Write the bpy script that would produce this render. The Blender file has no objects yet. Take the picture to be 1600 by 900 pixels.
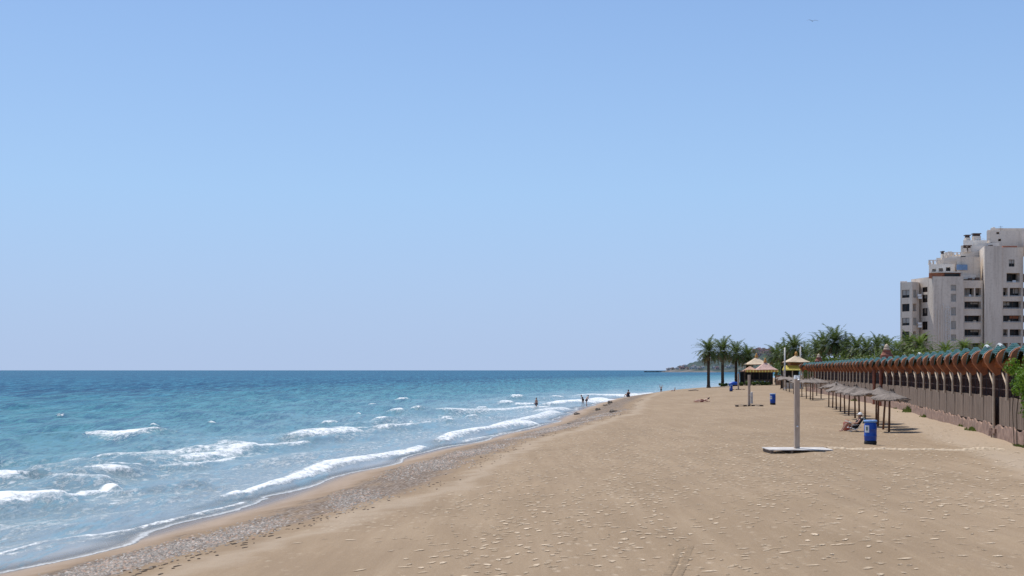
import bpy, bmesh, math, random
import numpy as np
from mathutils import Vector, Matrix
random.seed(7); rng = np.random.default_rng(7)
S = bpy.context.scene; COL = S.collection
F, HX, HY, CZ, SZ = 1900.0, 800.0, 578.5, 5.4, 2.0      # focal length in photo pixels, horizon, eye height, dry sand height

# ------------------------------------------------------------------ helpers
def at(px, py, z=SZ):
    Y = F*(CZ-z)/(py-HY); return Vector(((px-HX)/F*Y, Y, z))
def at_depth(px, Y, z=SZ): return Vector(((px-HX)/F*Y, Y, z))
def zpx(py, Y): return CZ+(HY-py)/F*Y
def tag(o, label=None, cat=None, group=None, kind=None):
    if label: o['label'] = label
    if cat: o['category'] = cat
    if group: o['group'] = group
    if kind: o['kind'] = kind
    return o
def empty(name, loc=(0,0,0), rz=0, **k):
    o = bpy.data.objects.new(name, None); COL.objects.link(o); o.location = loc; o.rotation_euler[2] = rz
    o.empty_display_size = .2
    return tag(o, **k)
def link_mesh(name, me, mat=None, parent=None, loc=None, smooth=False):
    o = bpy.data.objects.new(name, me); COL.objects.link(o)
    if mat: me.materials.append(mat)
    if parent: o.parent = parent
    if loc is not None: o.location = loc
    if smooth: me.polygons.foreach_set('use_smooth', [True]*len(me.polygons))
    return o
def obj(name, bm, mat=None, parent=None, loc=None, smooth=False):
    me = bpy.data.meshes.new(name); bm.to_mesh(me); bm.free(); return link_mesh(name, me, mat, parent, loc, smooth)
def copy_tree(o, parent=None):
    c = o.copy(); COL.objects.link(c)
    if parent: c.parent = parent
    for ch in list(o.children): copy_tree(ch, c)
    return c
def box(bm, c, s, rz=0, M=None):
    r = bmesh.ops.create_cube(bm, size=1)
    m = Matrix.Translation(c) @ Matrix.Rotation(rz,4,'Z') @ Matrix.Diagonal((s[0],s[1],s[2],1))
    if M: m = M @ m
    bmesh.ops.transform(bm, matrix=m, verts=r['verts']); return r['verts']
def bbox(bm, x0,x1,y0,y1,z0,z1): return box(bm, ((x0+x1)/2,(y0+y1)/2,(z0+z1)/2), (x1-x0,y1-y0,z1-z0))
def lathe(bm, prof, n=16, c=(0,0,0), jit=0):
    rings = []
    for r, z in prof:
        ring = []
        for i in range(n):
            a = 2*math.pi*i/n; q = 1+random.uniform(-jit,jit)
            ring.append(bm.verts.new((c[0]+r*q*math.cos(a), c[1]+r*q*math.sin(a), c[2]+z)))
        rings.append(ring)
    for a, b in zip(rings, rings[1:]):
        for i in range(n): bm.faces.new((a[i], a[(i+1)%n], b[(i+1)%n], b[i]))
    if prof[0][0] > 1e-4: bm.faces.new(rings[0][::-1])
    if prof[-1][0] > 1e-4: bm.faces.new(rings[-1])
def tube(bm, pts, r, n=8, jit=0):
    pts = [Vector(p) for p in pts]; rr = r if isinstance(r, (list,tuple)) else [r]*len(pts)
    rings = []
    for i, p in enumerate(pts):
        d = (pts[min(i+1,len(pts)-1)]-pts[max(i-1,0)]).normalized()
        a = d.orthogonal().normalized() if abs(d.z) < .9 else Vector((1,0,0)); a = (a-d*a.dot(d)).normalized(); b = d.cross(a)
        rings.append([bm.verts.new(p+(a*math.cos(2*math.pi*k/n)+b*math.sin(2*math.pi*k/n))*rr[i]*(1+random.uniform(-jit,jit))) for k in range(n)])
    for a, b in zip(rings, rings[1:]):
        for i in range(n): bm.faces.new((a[i], a[(i+1)%n], b[(i+1)%n], b[i]))
    bm.faces.new(rings[0][::-1]); bm.faces.new(rings[-1])
def np_mesh(name, V, Fq):
    me = bpy.data.meshes.new(name); n = len(Fq); k = Fq.shape[1]
    me.vertices.add(len(V)); me.vertices.foreach_set('co', np.ascontiguousarray(V, np.float32).ravel())
    me.loops.add(n*k); me.loops.foreach_set('vertex_index', np.ascontiguousarray(Fq, np.int32).ravel())
    me.polygons.add(n); me.polygons.foreach_set('loop_start', np.arange(0, n*k, k, dtype=np.int32))
    me.update(calc_edges=True); return me
def attr(me, name, a):
    at_ = me.attributes.new(name, 'FLOAT', 'POINT'); at_.data.foreach_set('value', np.ascontiguousarray(a, np.float32).ravel())
ORD = ['first','second','third','fourth','fifth','sixth','seventh','eighth','ninth','tenth','eleventh','twelfth','thirteenth','fourteenth','fifteenth','sixteenth']

# ------------------------------------------------------------------ node material helpers
class NT:
    def __init__(s, mat): s.t = mat.node_tree; s.n = s.t.nodes; s.l = s.t.links
    def new(s, t, **k):
        n = s.n.new(t)
        for a, b in k.items(): setattr(n, a, b)
        return n
    def set(s, n, key, v):
        if hasattr(v, 'is_output') or hasattr(v, 'links'): s.l.new(v, n.inputs[key])
        else: n.inputs[key].default_value = v
    def noise(s, vec, scale, detail=4, rough=.55, dist=0):
        n = s.new('ShaderNodeTexNoise'); s.set(n,'Vector',vec); n.inputs['Scale'].default_value = scale
        n.inputs['Detail'].default_value = detail; n.inputs['Roughness'].default_value = rough; n.inputs['Distortion'].default_value = dist
        return n.outputs['Fac']
    def vor(s, vec, scale, out='Distance', feature='F1', rand=1):
        n = s.new('ShaderNodeTexVoronoi', feature=feature); s.set(n,'Vector',vec); n.inputs['Scale'].default_value = scale
        n.inputs['Randomness'].default_value = rand
        return n.outputs[out]
    def mapr(s, v, a, b, c=0, d=1, smooth=False):
        n = s.new('ShaderNodeMapRange', interpolation_type='SMOOTHSTEP' if smooth else 'LINEAR'); s.set(n,'Value',v)
        for k, x in zip(('From Min','From Max','To Min','To Max'), (a,b,c,d)): s.set(n,k,x)
        return n.outputs['Result']
    def math(s, op, a, b=0, c=None, clamp=False):
        n = s.new('ShaderNodeMath', operation=op, use_clamp=clamp); s.set(n,0,a); s.set(n,1,b)
        if c is not None: s.set(n,2,c)
        return n.outputs[0]
    def mix(s, f, a, b):
        n = s.new('ShaderNodeMix', data_type='RGBA'); s.set(n,'Factor',f)
        s.set(n, 6, a if not isinstance(a, tuple) else (*a[:3],1)); s.set(n, 7, b if not isinstance(b, tuple) else (*b[:3],1))
        return n.outputs[2]
    def scale(s, vec, sx, sy, sz, rz=0):
        n = s.new('ShaderNodeMapping'); s.set(n,'Vector',vec); n.inputs['Scale'].default_value = (sx,sy,sz); n.inputs['Rotation'].default_value = (0,0,rz)
        return n.outputs[0]
    def bump(s, h, strength=.5, dist=.02, normal=None):
        n = s.new('ShaderNodeBump'); s.set(n,'Height',h); n.inputs['Strength'].default_value = strength; n.inputs['Distance'].default_value = dist
        if normal is not None: s.set(n,'Normal',normal)
        return n.outputs[0]
    def attr(s, name):
        return s.new('ShaderNodeAttribute', attribute_name=name).outputs['Fac']
    def pos(s): return s.new('ShaderNodeNewGeometry').outputs['Position']
    def obj(s): return s.new('ShaderNodeTexCoord').outputs['Object']
def newmat(name):
    m = bpy.data.materials.new(name); m.use_nodes = True; T = NT(m); return m, T, T.n['Principled BSDF']
def simple(name, col, rough=.7, var=.25, scale=3.0, bump=.0, bscale=30, metal=0, stretch=(1,1,1), col2=None, spec=None, space='obj'):
    m, T, P = newmat(name); v = T.obj() if space == 'obj' else T.pos(); v = T.scale(v, *stretch)
    n = T.noise(v, scale, 5, .6)
    dark = tuple(c*(1-var) for c in col) if col2 is None else col2
    lite = tuple(min(1,c*(1+var*.6)) for c in col)
    T.set(P,'Base Color', T.mix(T.mapr(n,.3,.7), dark, lite)); P.inputs['Roughness'].default_value = rough; P.inputs['Metallic'].default_value = metal
    if spec is not None: P.inputs['Specular IOR Level'].default_value = spec
    if bump: T.set(P,'Normal', T.bump(T.noise(v, bscale, 4), bump, .02))
    return m
def leafmat(name, a, b, c, scale=1.2, trans=.35):
    m, T, P = newmat(name); v = T.pos()
    n1 = T.noise(v, scale, 3); n2 = T.noise(v, scale*9, 2)
    col = T.mix(T.mapr(n1,.38,.62), a, b); col = T.mix(T.mapr(n2,.5,.75), col, c)
    T.set(P,'Base Color',col); P.inputs['Roughness'].default_value = .5; P.inputs['Specular IOR Level'].default_value = .22
    tr = T.new('ShaderNodeBsdfTranslucent'); T.set(tr,'Color',T.mix(.5,col,(.18,.26,.03)))
    mx = T.new('ShaderNodeMixShader'); mx.inputs[0].default_value = trans
    T.l.new(P.outputs[0], mx.inputs[1]); T.l.new(tr.outputs[0], mx.inputs[2]); T.l.new(mx.outputs[0], T.n['Material Output'].inputs[0])
    return m

# ------------------------------------------------------------------ camera, sun, sky
cam = bpy.data.cameras.new('camera'); co = bpy.data.objects.new('camera', cam); COL.objects.link(co); S.camera = co
cam.sensor_width = 36; cam.lens = F/1600*36; cam.shift_y = (HY-450)/1600; cam.clip_end = 120000; cam.clip_start = .5
co.location = (0,0,CZ); co.rotation_euler = (math.pi/2,0,0)
ELEV = math.radians(66); AZ = math.radians(-38)
sd = Vector((math.cos(ELEV)*math.sin(AZ), math.cos(ELEV)*math.cos(AZ), math.sin(ELEV)))
sl = bpy.data.lights.new('sun','SUN'); sl.energy = 4.2; sl.angle = math.radians(.5); sl.color = (1,.96,.9)
so = bpy.data.objects.new('sun', sl); COL.objects.link(so); so.rotation_euler = sd.to_track_quat('Z','Y').to_euler(); so.location = (0,0,60)
W = bpy.data.worlds.new('World'); S.world = W; W.use_nodes = True
wt = W.node_tree; bg = wt.nodes['Background']
sky = wt.nodes.new('ShaderNodeTexSky'); sky.sky_type = 'NISHITA'; sky.sun_disc = False
sky.sun_elevation = ELEV; sky.sun_rotation = AZ; sky.altitude = 0; sky.air_density = 1.0; sky.dust_density = .6; sky.ozone_density = 3.0
SKY = .12
# clear maritime air: the band above the horizon is a pale blue
tc = wt.nodes.new('ShaderNodeTexCoord'); sx = wt.nodes.new('ShaderNodeSeparateXYZ'); wt.links.new(tc.outputs['Generated'], sx.inputs[0])
rc = wt.nodes.new('ShaderNodeValToRGB'); rf = wt.nodes.new('ShaderNodeValToRGB')
for r_, st in ((rc, ((0,(.445,.565,.795)),(.07,(.415,.58,.86)),(.144,(.378,.595,.92)),(.30,(.285,.495,.91)))), (rf, ((0,(1,1,1)),(.10,(.9,.9,.9)),(.3,(.55,.55,.55)),(.7,(0,0,0))))):
    wt.links.new(sx.outputs[2], r_.inputs[0]); e = r_.color_ramp.elements
    e[0].position = st[0][0]; e[0].color = (*st[0][1],1); e[1].position = st[-1][0]; e[1].color = (*st[-1][1],1)
    for p_, c_ in st[1:-1]: q_ = e.new(p_); q_.color = (*c_,1)
vs = wt.nodes.new('ShaderNodeVectorMath'); vs.operation = 'SCALE'; wt.links.new(rc.outputs[0], vs.inputs[0]); vs.inputs['Scale'].default_value = 1/SKY
wm = wt.nodes.new('ShaderNodeMix'); wm.data_type = 'RGBA'; wt.links.new(rf.outputs[0], wm.inputs[0]); wt.links.new(sky.outputs[0], wm.inputs[6]); wt.links.new(vs.outputs[0], wm.inputs[7])
wt.links.new(wm.outputs[2], bg.inputs[0]); bg.inputs[1].default_value = SKY
S.view_settings.view_transform = 'Standard'; S.view_settings.look = 'None'; S.view_settings.gamma = 1; S.view_settings.exposure = 0
S.view_settings.use_curve_mapping = False
S.cycles.max_bounces = 6; S.cycles.transparent_max_bounces = 12; S.cycles.use_denoising = True; S.cycles.caustics_reflective = False; S.cycles.caustics_refractive = False

# ------------------------------------------------------------------ terrain
SHORE = np.array([(-60,-120),(-33,-45),(-22,0),(-17.2,19),(-13.8,32.8),(-11.9,39.8),(-10.3,47.2),(-8.95,60.5),(-7.0,72.5),(-3.6,88),(.2,106),(3.1,118.6),
    (8.2,160),(13.5,195),(18.5,225),(24.5,252),(31,274),(40,297),(53,325),(72,410),(108,560),(195,900),(420,1600),(900,2500),(3000,3300),(9000,5200)], float)
def signed_d(X, Y):
    X = np.asarray(X, float); Y = np.asarray(Y, float); best = np.full(X.shape, 1e18); sg = np.ones(X.shape)
    for (x0,y0),(x1,y1) in zip(SHORE, SHORE[1:]):
        dx, dy = x1-x0, y1-y0; L2 = dx*dx+dy*dy
        t = np.clip(((X-x0)*dx+(Y-y0)*dy)/L2, 0, 1)
        ex, ey = X-(x0+t*dx), Y-(y0+t*dy); d2 = ex*ex+ey*ey
        m = d2 < best; best = np.where(m, d2, best); cr = (X-x0)*dy-(Y-y0)*dx; sg = np.where(m, np.sign(cr), sg)
    return np.sqrt(best)*sg          # positive inland
def sst(a, b, x): t = np.clip((x-a)/(b-a), 0, 1); return t*t*(3-2*t)
def lump(X, Y):
    return .04*np.sin(.31*X+.17*Y)+.03*np.sin(.9*X-.23*Y+1)+.018*np.sin(1.9*X+.7*Y+2)+.012*np.sin(3.7*X+1.3*Y)
def ground_h(X, Y):
    d = signed_d(X, Y)
    z = np.interp(d, [-400,-60,-8,0,2.2,6.5,7.6,12,20,30], [-8,-3.5,-.55,0,.28,1.0,1.22,1.55,1.85,2.0])
    cusp = .045*np.sin(.33*Y+.6*np.sin(.11*Y))*np.exp(-((d-1.5)/4)**2)
    z = z+cusp+lump(X,Y)*sst(4,12,d)*(1-sst(60,200,Y-60)*.5)
    # a dry ridge of sand thrown up along the foot of the promenade wall
    return z, d
def gz(x, y): return float(ground_h(np.array([x]), np.array([y]))[0][0])
def perspective_grid(ulo, uhi, nu, y0, y1, ny):
    u = np.linspace(ulo, uhi, nu); Y = y0*np.exp(np.linspace(0, math.log(y1/y0), ny))
    # outer columns reach far sideways
    u = np.concatenate(([-6,-3,-1.6,-1.1,-.85], u, [.75,.95,1.3,2,4]))
    YY, UU = np.meshgrid(Y, u, indexing='ij'); XX = UU*(YY+22)
    nu = len(u); i = np.arange(ny-1)[:,None]*nu+np.arange(nu-1)[None,:]
    Q = np.stack([i, i+1, i+1+nu, i+nu], -1).reshape(-1,4)
    return XX.ravel(), YY.ravel(), Q, (ny, nu)
X, Y, Q, _ = perspective_grid(-.65, .62, 420, 6, 40000, 640)
Z, D = ground_h(X, Y)
me = np_mesh('ground', np.stack([X,Y,Z],-1), Q); attr(me, 'inland', D)
WALL = [(-6,-87.0),(12.7,4.0),(23.5,56.4),(34.3,108.6),(48.3,197.8)]
def wall_x(y):
    return np.interp(y, [p[1] for p in WALL], [p[0] for p in WALL])
attr(me, 'wallgap', np.clip(wall_x(Y)-X,-3,9)+np.clip((Y-190)*.5,0,60))

m, T, P = newmat('sand'); p = T.pos(); d = T.attr('inland'); wg = T.attr('wallgap')
rake = T.noise(T.scale(p,1,.06,1,-.17), 1.6, 4, .7); big = T.noise(p, .12, 4, .6); mid = T.noise(T.scale(p,1,.35,1,-.2), .8, 5, .65); fine = T.noise(p, 14, 4, .7); grain = T.noise(p, 90, 2, .6)
dry = T.mix(T.mapr(big,.35,.65), (.275,.196,.122), (.325,.234,.149))
dry = T.mix(T.math('MULTIPLY',T.mapr(mid,.45,.7),.45), dry, (.385,.282,.182))
dry = T.mix(T.math('MULTIPLY',T.mapr(fine,.35,.75),.35), dry, (.22,.15,.09))
dry = T.mix(T.math('MULTIPLY',T.mapr(rake,.5,.68),.24), dry, (.42,.32,.215)); dry = T.mix(T.math('MULTIPLY',T.mapr(rake,.5,.36),.25), dry, (.225,.158,.095))
# pale scuffs (dry sand kicked out of the crust)
patch = T.mapr(T.noise(T.scale(p,1,.45,1,-.25), .33, 3, .6), .46,.62)
sc = T.vor(T.scale(p, 1,.5,1,-.2), 3.9); sc2 = T.math('ADD', sc, T.math('MULTIPLY', T.math('SUBTRACT',fine,.5), .35))
scuff = T.math('MULTIPLY', T.math('SUBTRACT',1,T.mapr(sc2,.10,.36)), patch)
dry = T.mix(T.math('MULTIPLY',scuff,.7), dry, (.50,.39,.275))
dry = T.mix(T.math('MULTIPLY', T.mapr(grain,.6,.8), .25), dry, (.18,.13,.09))
track = T.math('MULTIPLY', T.math('MULTIPLY',T.mapr(T.math('ADD',wg,T.math('MULTIPLY',mid,1.5)), 4.4, 3.6),T.mapr(wg,-1,0)), .6)      # pale trodden track at the wall foot
dry = T.mix(track, dry, (.43,.34,.25))
edge = T.math('ADD', d, T.math('MULTIPLY', T.math('SUBTRACT', T.noise(p,.35,4,.6),.5), 4.5))
damp = T.mix(T.mapr(fine,.3,.7), (.225,.152,.090), (.285,.20,.122))
sand = T.mix(T.mapr(edge, 6.9, 8.2, 1, 0), dry, damp)
line = T.math('MULTIPLY', T.mapr(edge, 8.0, 8.8), T.mapr(edge, 9.0, 9.8, 1, 0))
sand = T.mix(T.math('MULTIPLY',line,.5), sand, (.43,.34,.25))
# shingle strip
pv = T.vor(p, 6, 'Color'); sep = T.new('ShaderNodeSeparateColor'); T.l.new(pv, sep.inputs[0]); pd = T.vor(p, 6)
peb = T.mix(sep.outputs[0], (.11,.095,.082), (.42,.38,.34)); peb = T.mix(T.math('MULTIPLY',sep.outputs[1],.4), peb, (.33,.20,.12))
peb = T.mix(T.mapr(pd,.35,.6), peb, (.13,.09,.06))
pn = T.noise(T.scale(p,1,.4,1,-.2), .55, 5, .65)
inpeb = T.math('MULTIPLY', T.mapr(edge, 2.4, 3.2), T.mapr(edge, 6.4, 7.4, 1, 0))
pmask = T.math('MULTIPLY', inpeb, T.mapr(T.math('ADD',pn,T.math('MULTIPLY',fine,.25)), .47, .62))
sand = T.mix(T.math('MULTIPLY',pmask,.9), sand, peb)
smooth_wet = T.mix(T.mapr(mid,.3,.7), (.30,.218,.152), (.36,.27,.198))
wetf = T.mapr(edge, 1.6, 2.9, 1, 0)
sand = T.mix(wetf, sand, smooth_wet)
under = T.mapr(d, .9, -.1, 0, 1); sand = T.mix(under, sand, (.20,.145,.095))
T.set(P,'Base Color', sand); T.set(P,'Roughness', T.mapr(d, .2, 1.6, .25, .9)); P.inputs['Specular IOR Level'].default_value = .25
h = T.math('ADD', T.math('MULTIPLY',fine,.5), T.math('MULTIPLY',mid,.9)); h = T.math('SUBTRACT', h, T.math('MULTIPLY',scuff,.35)); h = T.math('ADD',h,T.math('MULTIPLY',T.math('MULTIPLY',pd,pmask),-.9))
T.set(P,'Normal', T.bump(h, .75, .07))
tag(link_mesh('sand_ground', me, m, smooth=True), kind='structure', label='brown sandy beach sloping down to the sea')

# ------------------------------------------------------------------ sea
X, Y, Q, (NY, NU) = perspective_grid(-.62, .32, 760, 18, 60000, 1250)
GZ, D = ground_h(X, Y); OFF = -D
W_ = []   # foam ribbons: (x, ytop, ybot) in photo pixels, strength
def rib(s, *pts): W_.append((s, pts))
rib(.45,(-20,874,889),(60,856,871),(150,838,852),(240,817,832),(300,805,818),(345,790,806),(420,768,784)); rib(.5,(0,735,745),(60,728,738),(130,722,732)); rib(.5,(230,712,742),(330,704,730),(400,700,716))
rib(.45,(170,768,800),(260,770,795),(300,762,780)); rib(.4,(0,812,850),(110,805,840),(220,790,815)); rib(.42,(300,735,755),(420,715,735),(520,700,718)); rib(.4,(560,660,672),(640,655,666),(740,645,655)); rib(.4,(780,648,662),(850,640,650))
rib(1.0,(138,684,688),(160,680,688),(190,678,690),(216,677,691),(224,680,690))
rib(.75,(150,717,721),(190,710,723),(222,707,724),(234,709,722))
rib(.70,(234,709,718),(280,707,716),(318,703,714),(360,696,708),(392,693,702))
rib(.80,(256,729,735),(300,724,732),(335,717,728),(372,711,717))
rib(.95,(149,744,751),(168,738,751),(182,742,750)); rib(.8,(166,735,741),(188,731,740),(203,733,740))
rib(1.0,(-30,756,772),(0,753,769),(16,754,766),(24,758,763))
rib(.75,(78,760,763),(110,758,766),(145,753,768),(165,755,763))
rib(1.05,(-60,790,822),(0,784,814),(45,780,806),(87,778,800),(135,772,788),(173,769,780),(192,772,775))
rib(.85,(-40,878,888),(0,868,876),(35,860,867),(58,852,859),(98,846,852),(144,838,845),(202,827,834),(245,816,823),(289,807,814),(346,793,800),(385,781,788))
rib(1.0,(342,777,780),(375,770,778),(409,760,770),(440,752,764),(472,742,756),(519,726,742),(560,719,730),(600,712,720),(644,704,712),(658,699,704))
rib(.9,(296,712,729),(330,706,722),(360,700,716),(394,694,703)); rib(.9,(300,722,731),(350,714,722))
rib(.8,(394,698,704),(440,693,699),(476,693,697)); rib(.9,(456,685,689),(500,679,688),(544,675,683),(556,676,680))
rib(.5,(544,678,681),(600,674,678)); rib(.85,(590,672,677),(630,667,674),(662,663,670))
rib(.7,(560,672,675),(600,667,671),(650,661,665))
for cx, cy, w, hgt in ((616,650,8,3),(512,664,10,3),(594,659,8,3),(697,653,7,2),(650,641,5,1.6),(628,627,5,1.4),(580,631,3,1.4),(753,638,6,1.6),(790,633,8,2),
    (808,624,5,1.3),(872,622,5,1.3),(814,634,8,2),(826,633,5,2),(240,674,6,1.4),(40,688,3,1),(430,712,5,1),(560,648,3,1),(330,668,5,1.2),(95,652,3,.9),(700,662,8,1.6),(735,655,9,1.8)):
    rib(.95,(cx-w,cy-.2,cy+.4),(cx,cy-hgt/2,cy+hgt/2),(cx+w*.8,cy-hgt*.35,cy+hgt*.4),(cx+w,cy,cy+.5))
rib(.8,(690,645,648),(730,642,646),(762,641,645),(800,640,644),(850,639,642))
rib(.95,(690,690,697),(705,684,693),(716,679,688),(745,674,681),(769,670,676),(800,664,671),(830,660,667))
rib(.7,(722,690,694),(760,682,686),(800,674,678),(850,663,667))
rib(.85,(800,662,668),(826,655,661),(848,651,656),(866,644,649)); rib(.8,(838,645,649),(860,641,646),(884,639,643))
rib(.95,(860,632,636),(880,629,633),(910,627,632),(935,624,630),(956,621,628)); rib(.9,(935,618,622),(955,617,622),(975,617,621))
rib(.9,(990,617,620),(1010,615,619),(1025,614,616))
foam = np.zeros(len(X)); hump = np.zeros(len(X)); near = (Y < 420)
idx = np.nonzero(near)[0]; Xn, Yn = X[idx], Y[idx]; fn = np.zeros(len(idx)); hn = np.zeros(len(idx))
wob = .25*np.sin(1.7*Yn+.9*Xn)+.18*np.sin(3.1*Xn-1.1*Yn+1)
for s, pts in W_:
    C = []; 
    for (x, a, b) in pts:
        yc = (a+b)/2; Yc = F*CZ/(yc-HY); dY = abs(F*CZ/(a-HY)-F*CZ/(b-HY)); C.append((( x-HX)/F*Yc, Yc, dY/2))
    Yc_all = [c[1] for c in C]; lo, hi = min(Yc_all)-8, max(Yc_all)+8
    sel = np.nonzero((Yn > lo) & (Yn < hi))[0]; xs, ys = Xn[sel], Yn[sel]
    for (x0,y0,w0),(x1,y1,w1) in zip(C, C[1:]):
        dx, dy = x1-x0, y1-y0; L = math.hypot(dx,dy); sn = max(abs(dx)/L, .25)
        tu = ((xs-x0)*dx+(ys-y0)*dy)/(L*L); t = np.clip(tu,0,1); r = np.hypot(np.abs((xs-x0)*dy-(ys-y0)*dx)/L, 3.5*np.abs(tu-t)*L)
        w = np.maximum((w0*(1-t)+w1*t)*sn*.85, .11)
        r2 = np.abs(r+wob[sel]*np.minimum(w,.6)*.5)
        fn[sel] = np.maximum(fn[sel], s*np.clip(1.35-r2/w*.85, 0, 1)); hn[sel] = np.maximum(hn[sel], s*np.exp(-(r/(w+.6))**2)*np.minimum(w*.6,.50))
# green unbroken swells
for pts in (((-40,703),(0,700),(60,694),(120,688),(150,682),(222,681)),((-40,762),(30,757),(55,755)),((120,755),(160,745),(215,735)),((190,780),(250,772),(300,764)),((480,690),(520,685)),((560,668),(600,660),(640,655))):
    C = [((x-HX)/F*(F*CZ/(y-HY)), F*CZ/(y-HY)) for x, y in pts]
    for (x0,y0),(x1,y1) in zip(C, C[1:]):
        dx, dy = x1-x0, y1-y0; L = math.hypot(dx,dy); t = np.clip(((Xn-x0)*dx+(Yn-y0)*dy)/(L*L),0,1); r = np.hypot(Xn-(x0+t*dx), Yn-(y0+t*dy))
        hn = np.maximum(hn, .42*np.exp(-(r/1.0)**2))
foam[idx] = fn; hump[idx] = hn
cell = np.maximum(.0065*Y, .0013*(Y+22)); Zs = np.zeros(len(X)); r2 = random.Random(3)
for k in range(64):
    lam = .7*(26/.7)**(r2.random()**1.3); th = math.radians(-22)+r2.gauss(0,.55); kx, ky = math.cos(th)*2*math.pi/lam, math.sin(th)*2*math.pi/lam
    amp = .0062*lam**.85; ph = r2.uniform(0,6.28)
    fade = np.clip((lam/cell-2.5)/2.5, 0, 1); Zs += amp*fade*np.sin(kx*X+ky*Y+ph)
depth_fade = .12+.88*sst(0, 14, OFF)
Zs = Zs*depth_fade+hump*sst(-.3,2.5,OFF)+foam*.05
Zs = np.where(OFF < -3.5, GZ-.4, Zs)
swash = .05*np.sin(.21*Y)+.04*np.sin(.55*Y+1)
Zs = Zs+swash*(1-sst(0,4,OFF))
me = np_mesh('sea', np.stack([X,Y,Zs],-1), Q); attr(me,'off',OFF); attr(me,'foam',foam); attr(me,'depth',Zs-GZ)
m, T, P = newmat('sea_water'); p = T.pos(); off = T.attr('off'); fo = T.attr('foam'); dep = T.attr('depth')
# depth tints: milky grey-green in the surf, turquoise further out, deep blue offshore
patches = T.noise(T.scale(p,.35,1,1,.15), .035, 4, .6); rip = T.noise(T.scale(p,1,.30,1,-.35), 1.1, 5, .65); rip2 = T.noise(T.scale(p,.5,1,1,-.3), .18, 4, .6)
offn = T.math('MULTIPLY', off, T.mapr(patches,.3,.7,.6,1.5))
ramp = T.new('ShaderNodeValToRGB'); T.l.new(T.mapr(T.math('POWER',T.math('MAXIMUM',offn,0),.5), 0, 24), ramp.inputs[0])
cr = ramp.color_ramp; cr.elements[0].position = 0; cr.elements[0].color = (.34,.33,.31,1); cr.elements[1].position = 1; cr.elements[1].color = (.012,.100,.195,1)
for ps, c in ((.05,(.25,.30,.32)),(.13,(.17,.265,.30)),(.22,(.095,.235,.26)),(.31,(.042,.200,.220)),(.42,(.024,.165,.205)),(.55,(.011,.080,.160)),(.74,(.015,.115,.205))):
    e = cr.elements.new(ps); e.color = (*c,1)
body = T.mix(T.math('MULTIPLY',T.mapr(rip,.5,.68),T.mapr(off,4,30,.06,.5)), ramp.outputs[0], (.006,.055,.12))
chop = T.noise(T.scale(p,1,.16,1,-.1), 3.2, 3, .7); chop2 = T.noise(T.scale(p,1,.12,1,-.1), .7, 4, .7)
body = T.mix(T.math('MULTIPLY',T.mapr(T.math('ADD',T.math('MULTIPLY',chop,.5),T.math('MULTIPLY',chop2,.5)),.49,.565),T.mapr(off,9,32,0,.62)), body, (.003,.050,.13))
body = T.mix(T.math('MULTIPLY',T.mapr(T.math('ADD',T.math('MULTIPLY',chop,.5),T.math('MULTIPLY',chop2,.5)),.475,.42),.40), body, (.13,.33,.42))  # lighter chop: glints on the ripples painted into the water colour
ch3 = T.noise(T.scale(p,1,.07,1,-.05), .75, 3, .75); ch4 = T.noise(T.scale(p,1,.04,1,0), .28, 3, .75)
far1 = T.math('ADD', T.math('MULTIPLY',ch3,.55), T.math('MULTIPLY',ch4,.45))
body = T.mix(T.math('MULTIPLY',T.mapr(far1,.505,.56),T.mapr(off,30,110,0,.62)), body, (.001,.035,.10))
body = T.mix(T.math('MULTIPLY',T.mapr(far1,.485,.43),T.mapr(off,30,110,0,.5)), body, (.05,.24,.33))
body = T.mix(T.math('MULTIPLY',T.mapr(rip2,.5,.7),T.mapr(off,15,90,0,.5)), body, (.010,.085,.15))
fn1 = T.noise(T.scale(p,1,.55,1,-.35), 2.6, 6, .75); fn2 = T.noise(p, 11, 3, .7)
lace = T.vor(T.scale(p,1,.5,1,-.35), 1.9, 'Distance', 'DISTANCE_TO_EDGE')
nn = T.math('ADD', T.math('MULTIPLY',fn1,.75), T.math('MULTIPLY',fn2,.25))
f1 = T.mapr(T.math('ADD', fo, T.math('MULTIPLY', T.math('SUBTRACT',nn,.5), 3.4)), .40, .95)
# lacy remains of foam all over the surf zone
zone = T.math('MULTIPLY', T.mapr(off, .5, 3), T.mapr(off, 12, 30, 1, 0))
zn = T.mapr(T.noise(T.scale(p,1,.4,1,-.35), .22, 3, .6), .42, .62)
streak = T.noise(T.scale(p,1,.42,1,-.40), 3.0, 7, .8, .6)
f2 = T.math('MULTIPLY', T.math('MULTIPLY', T.mapr(streak,.49,.60), zone), T.math('ADD',T.math('MULTIPLY',zn,.62),.10))
edgefoam = T.math('MULTIPLY', T.mapr(T.math('ADD',dep,T.math('MULTIPLY',T.math('SUBTRACT',nn,.5),.06)), .0,.012), T.mapr(T.math('ADD',dep,T.math('MULTIPLY',T.math('SUBTRACT',nn,.5),.10)), .02,.06,1,0))
caps = T.math('MULTIPLY', T.mapr(T.noise(T.scale(p,1,.5,1,-.2), .9, 5, .7), .735,.76), T.mapr(off,25,60))
F_ = T.math('MAXIMUM', T.math('MAXIMUM', f1, f2), T.math('MAXIMUM', T.math('MULTIPLY',edgefoam,.75), T.math('MULTIPLY',caps,.7)))
col = T.mix(F_, body, (.80,.82,.83))
T.set(P,'Base Color', col); T.set(P,'Roughness', T.mapr(F_,0,1,.16,.9)); P.inputs['IOR'].default_value = 1.33
P.inputs['Specular IOR Level'].default_value = 0
b1 = T.noise(T.scale(p,1,.35,1,-.35), 2.2, 5, .65); b2 = T.noise(T.scale(p,1,.4,1,-.1), .5, 4, .6)
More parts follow.
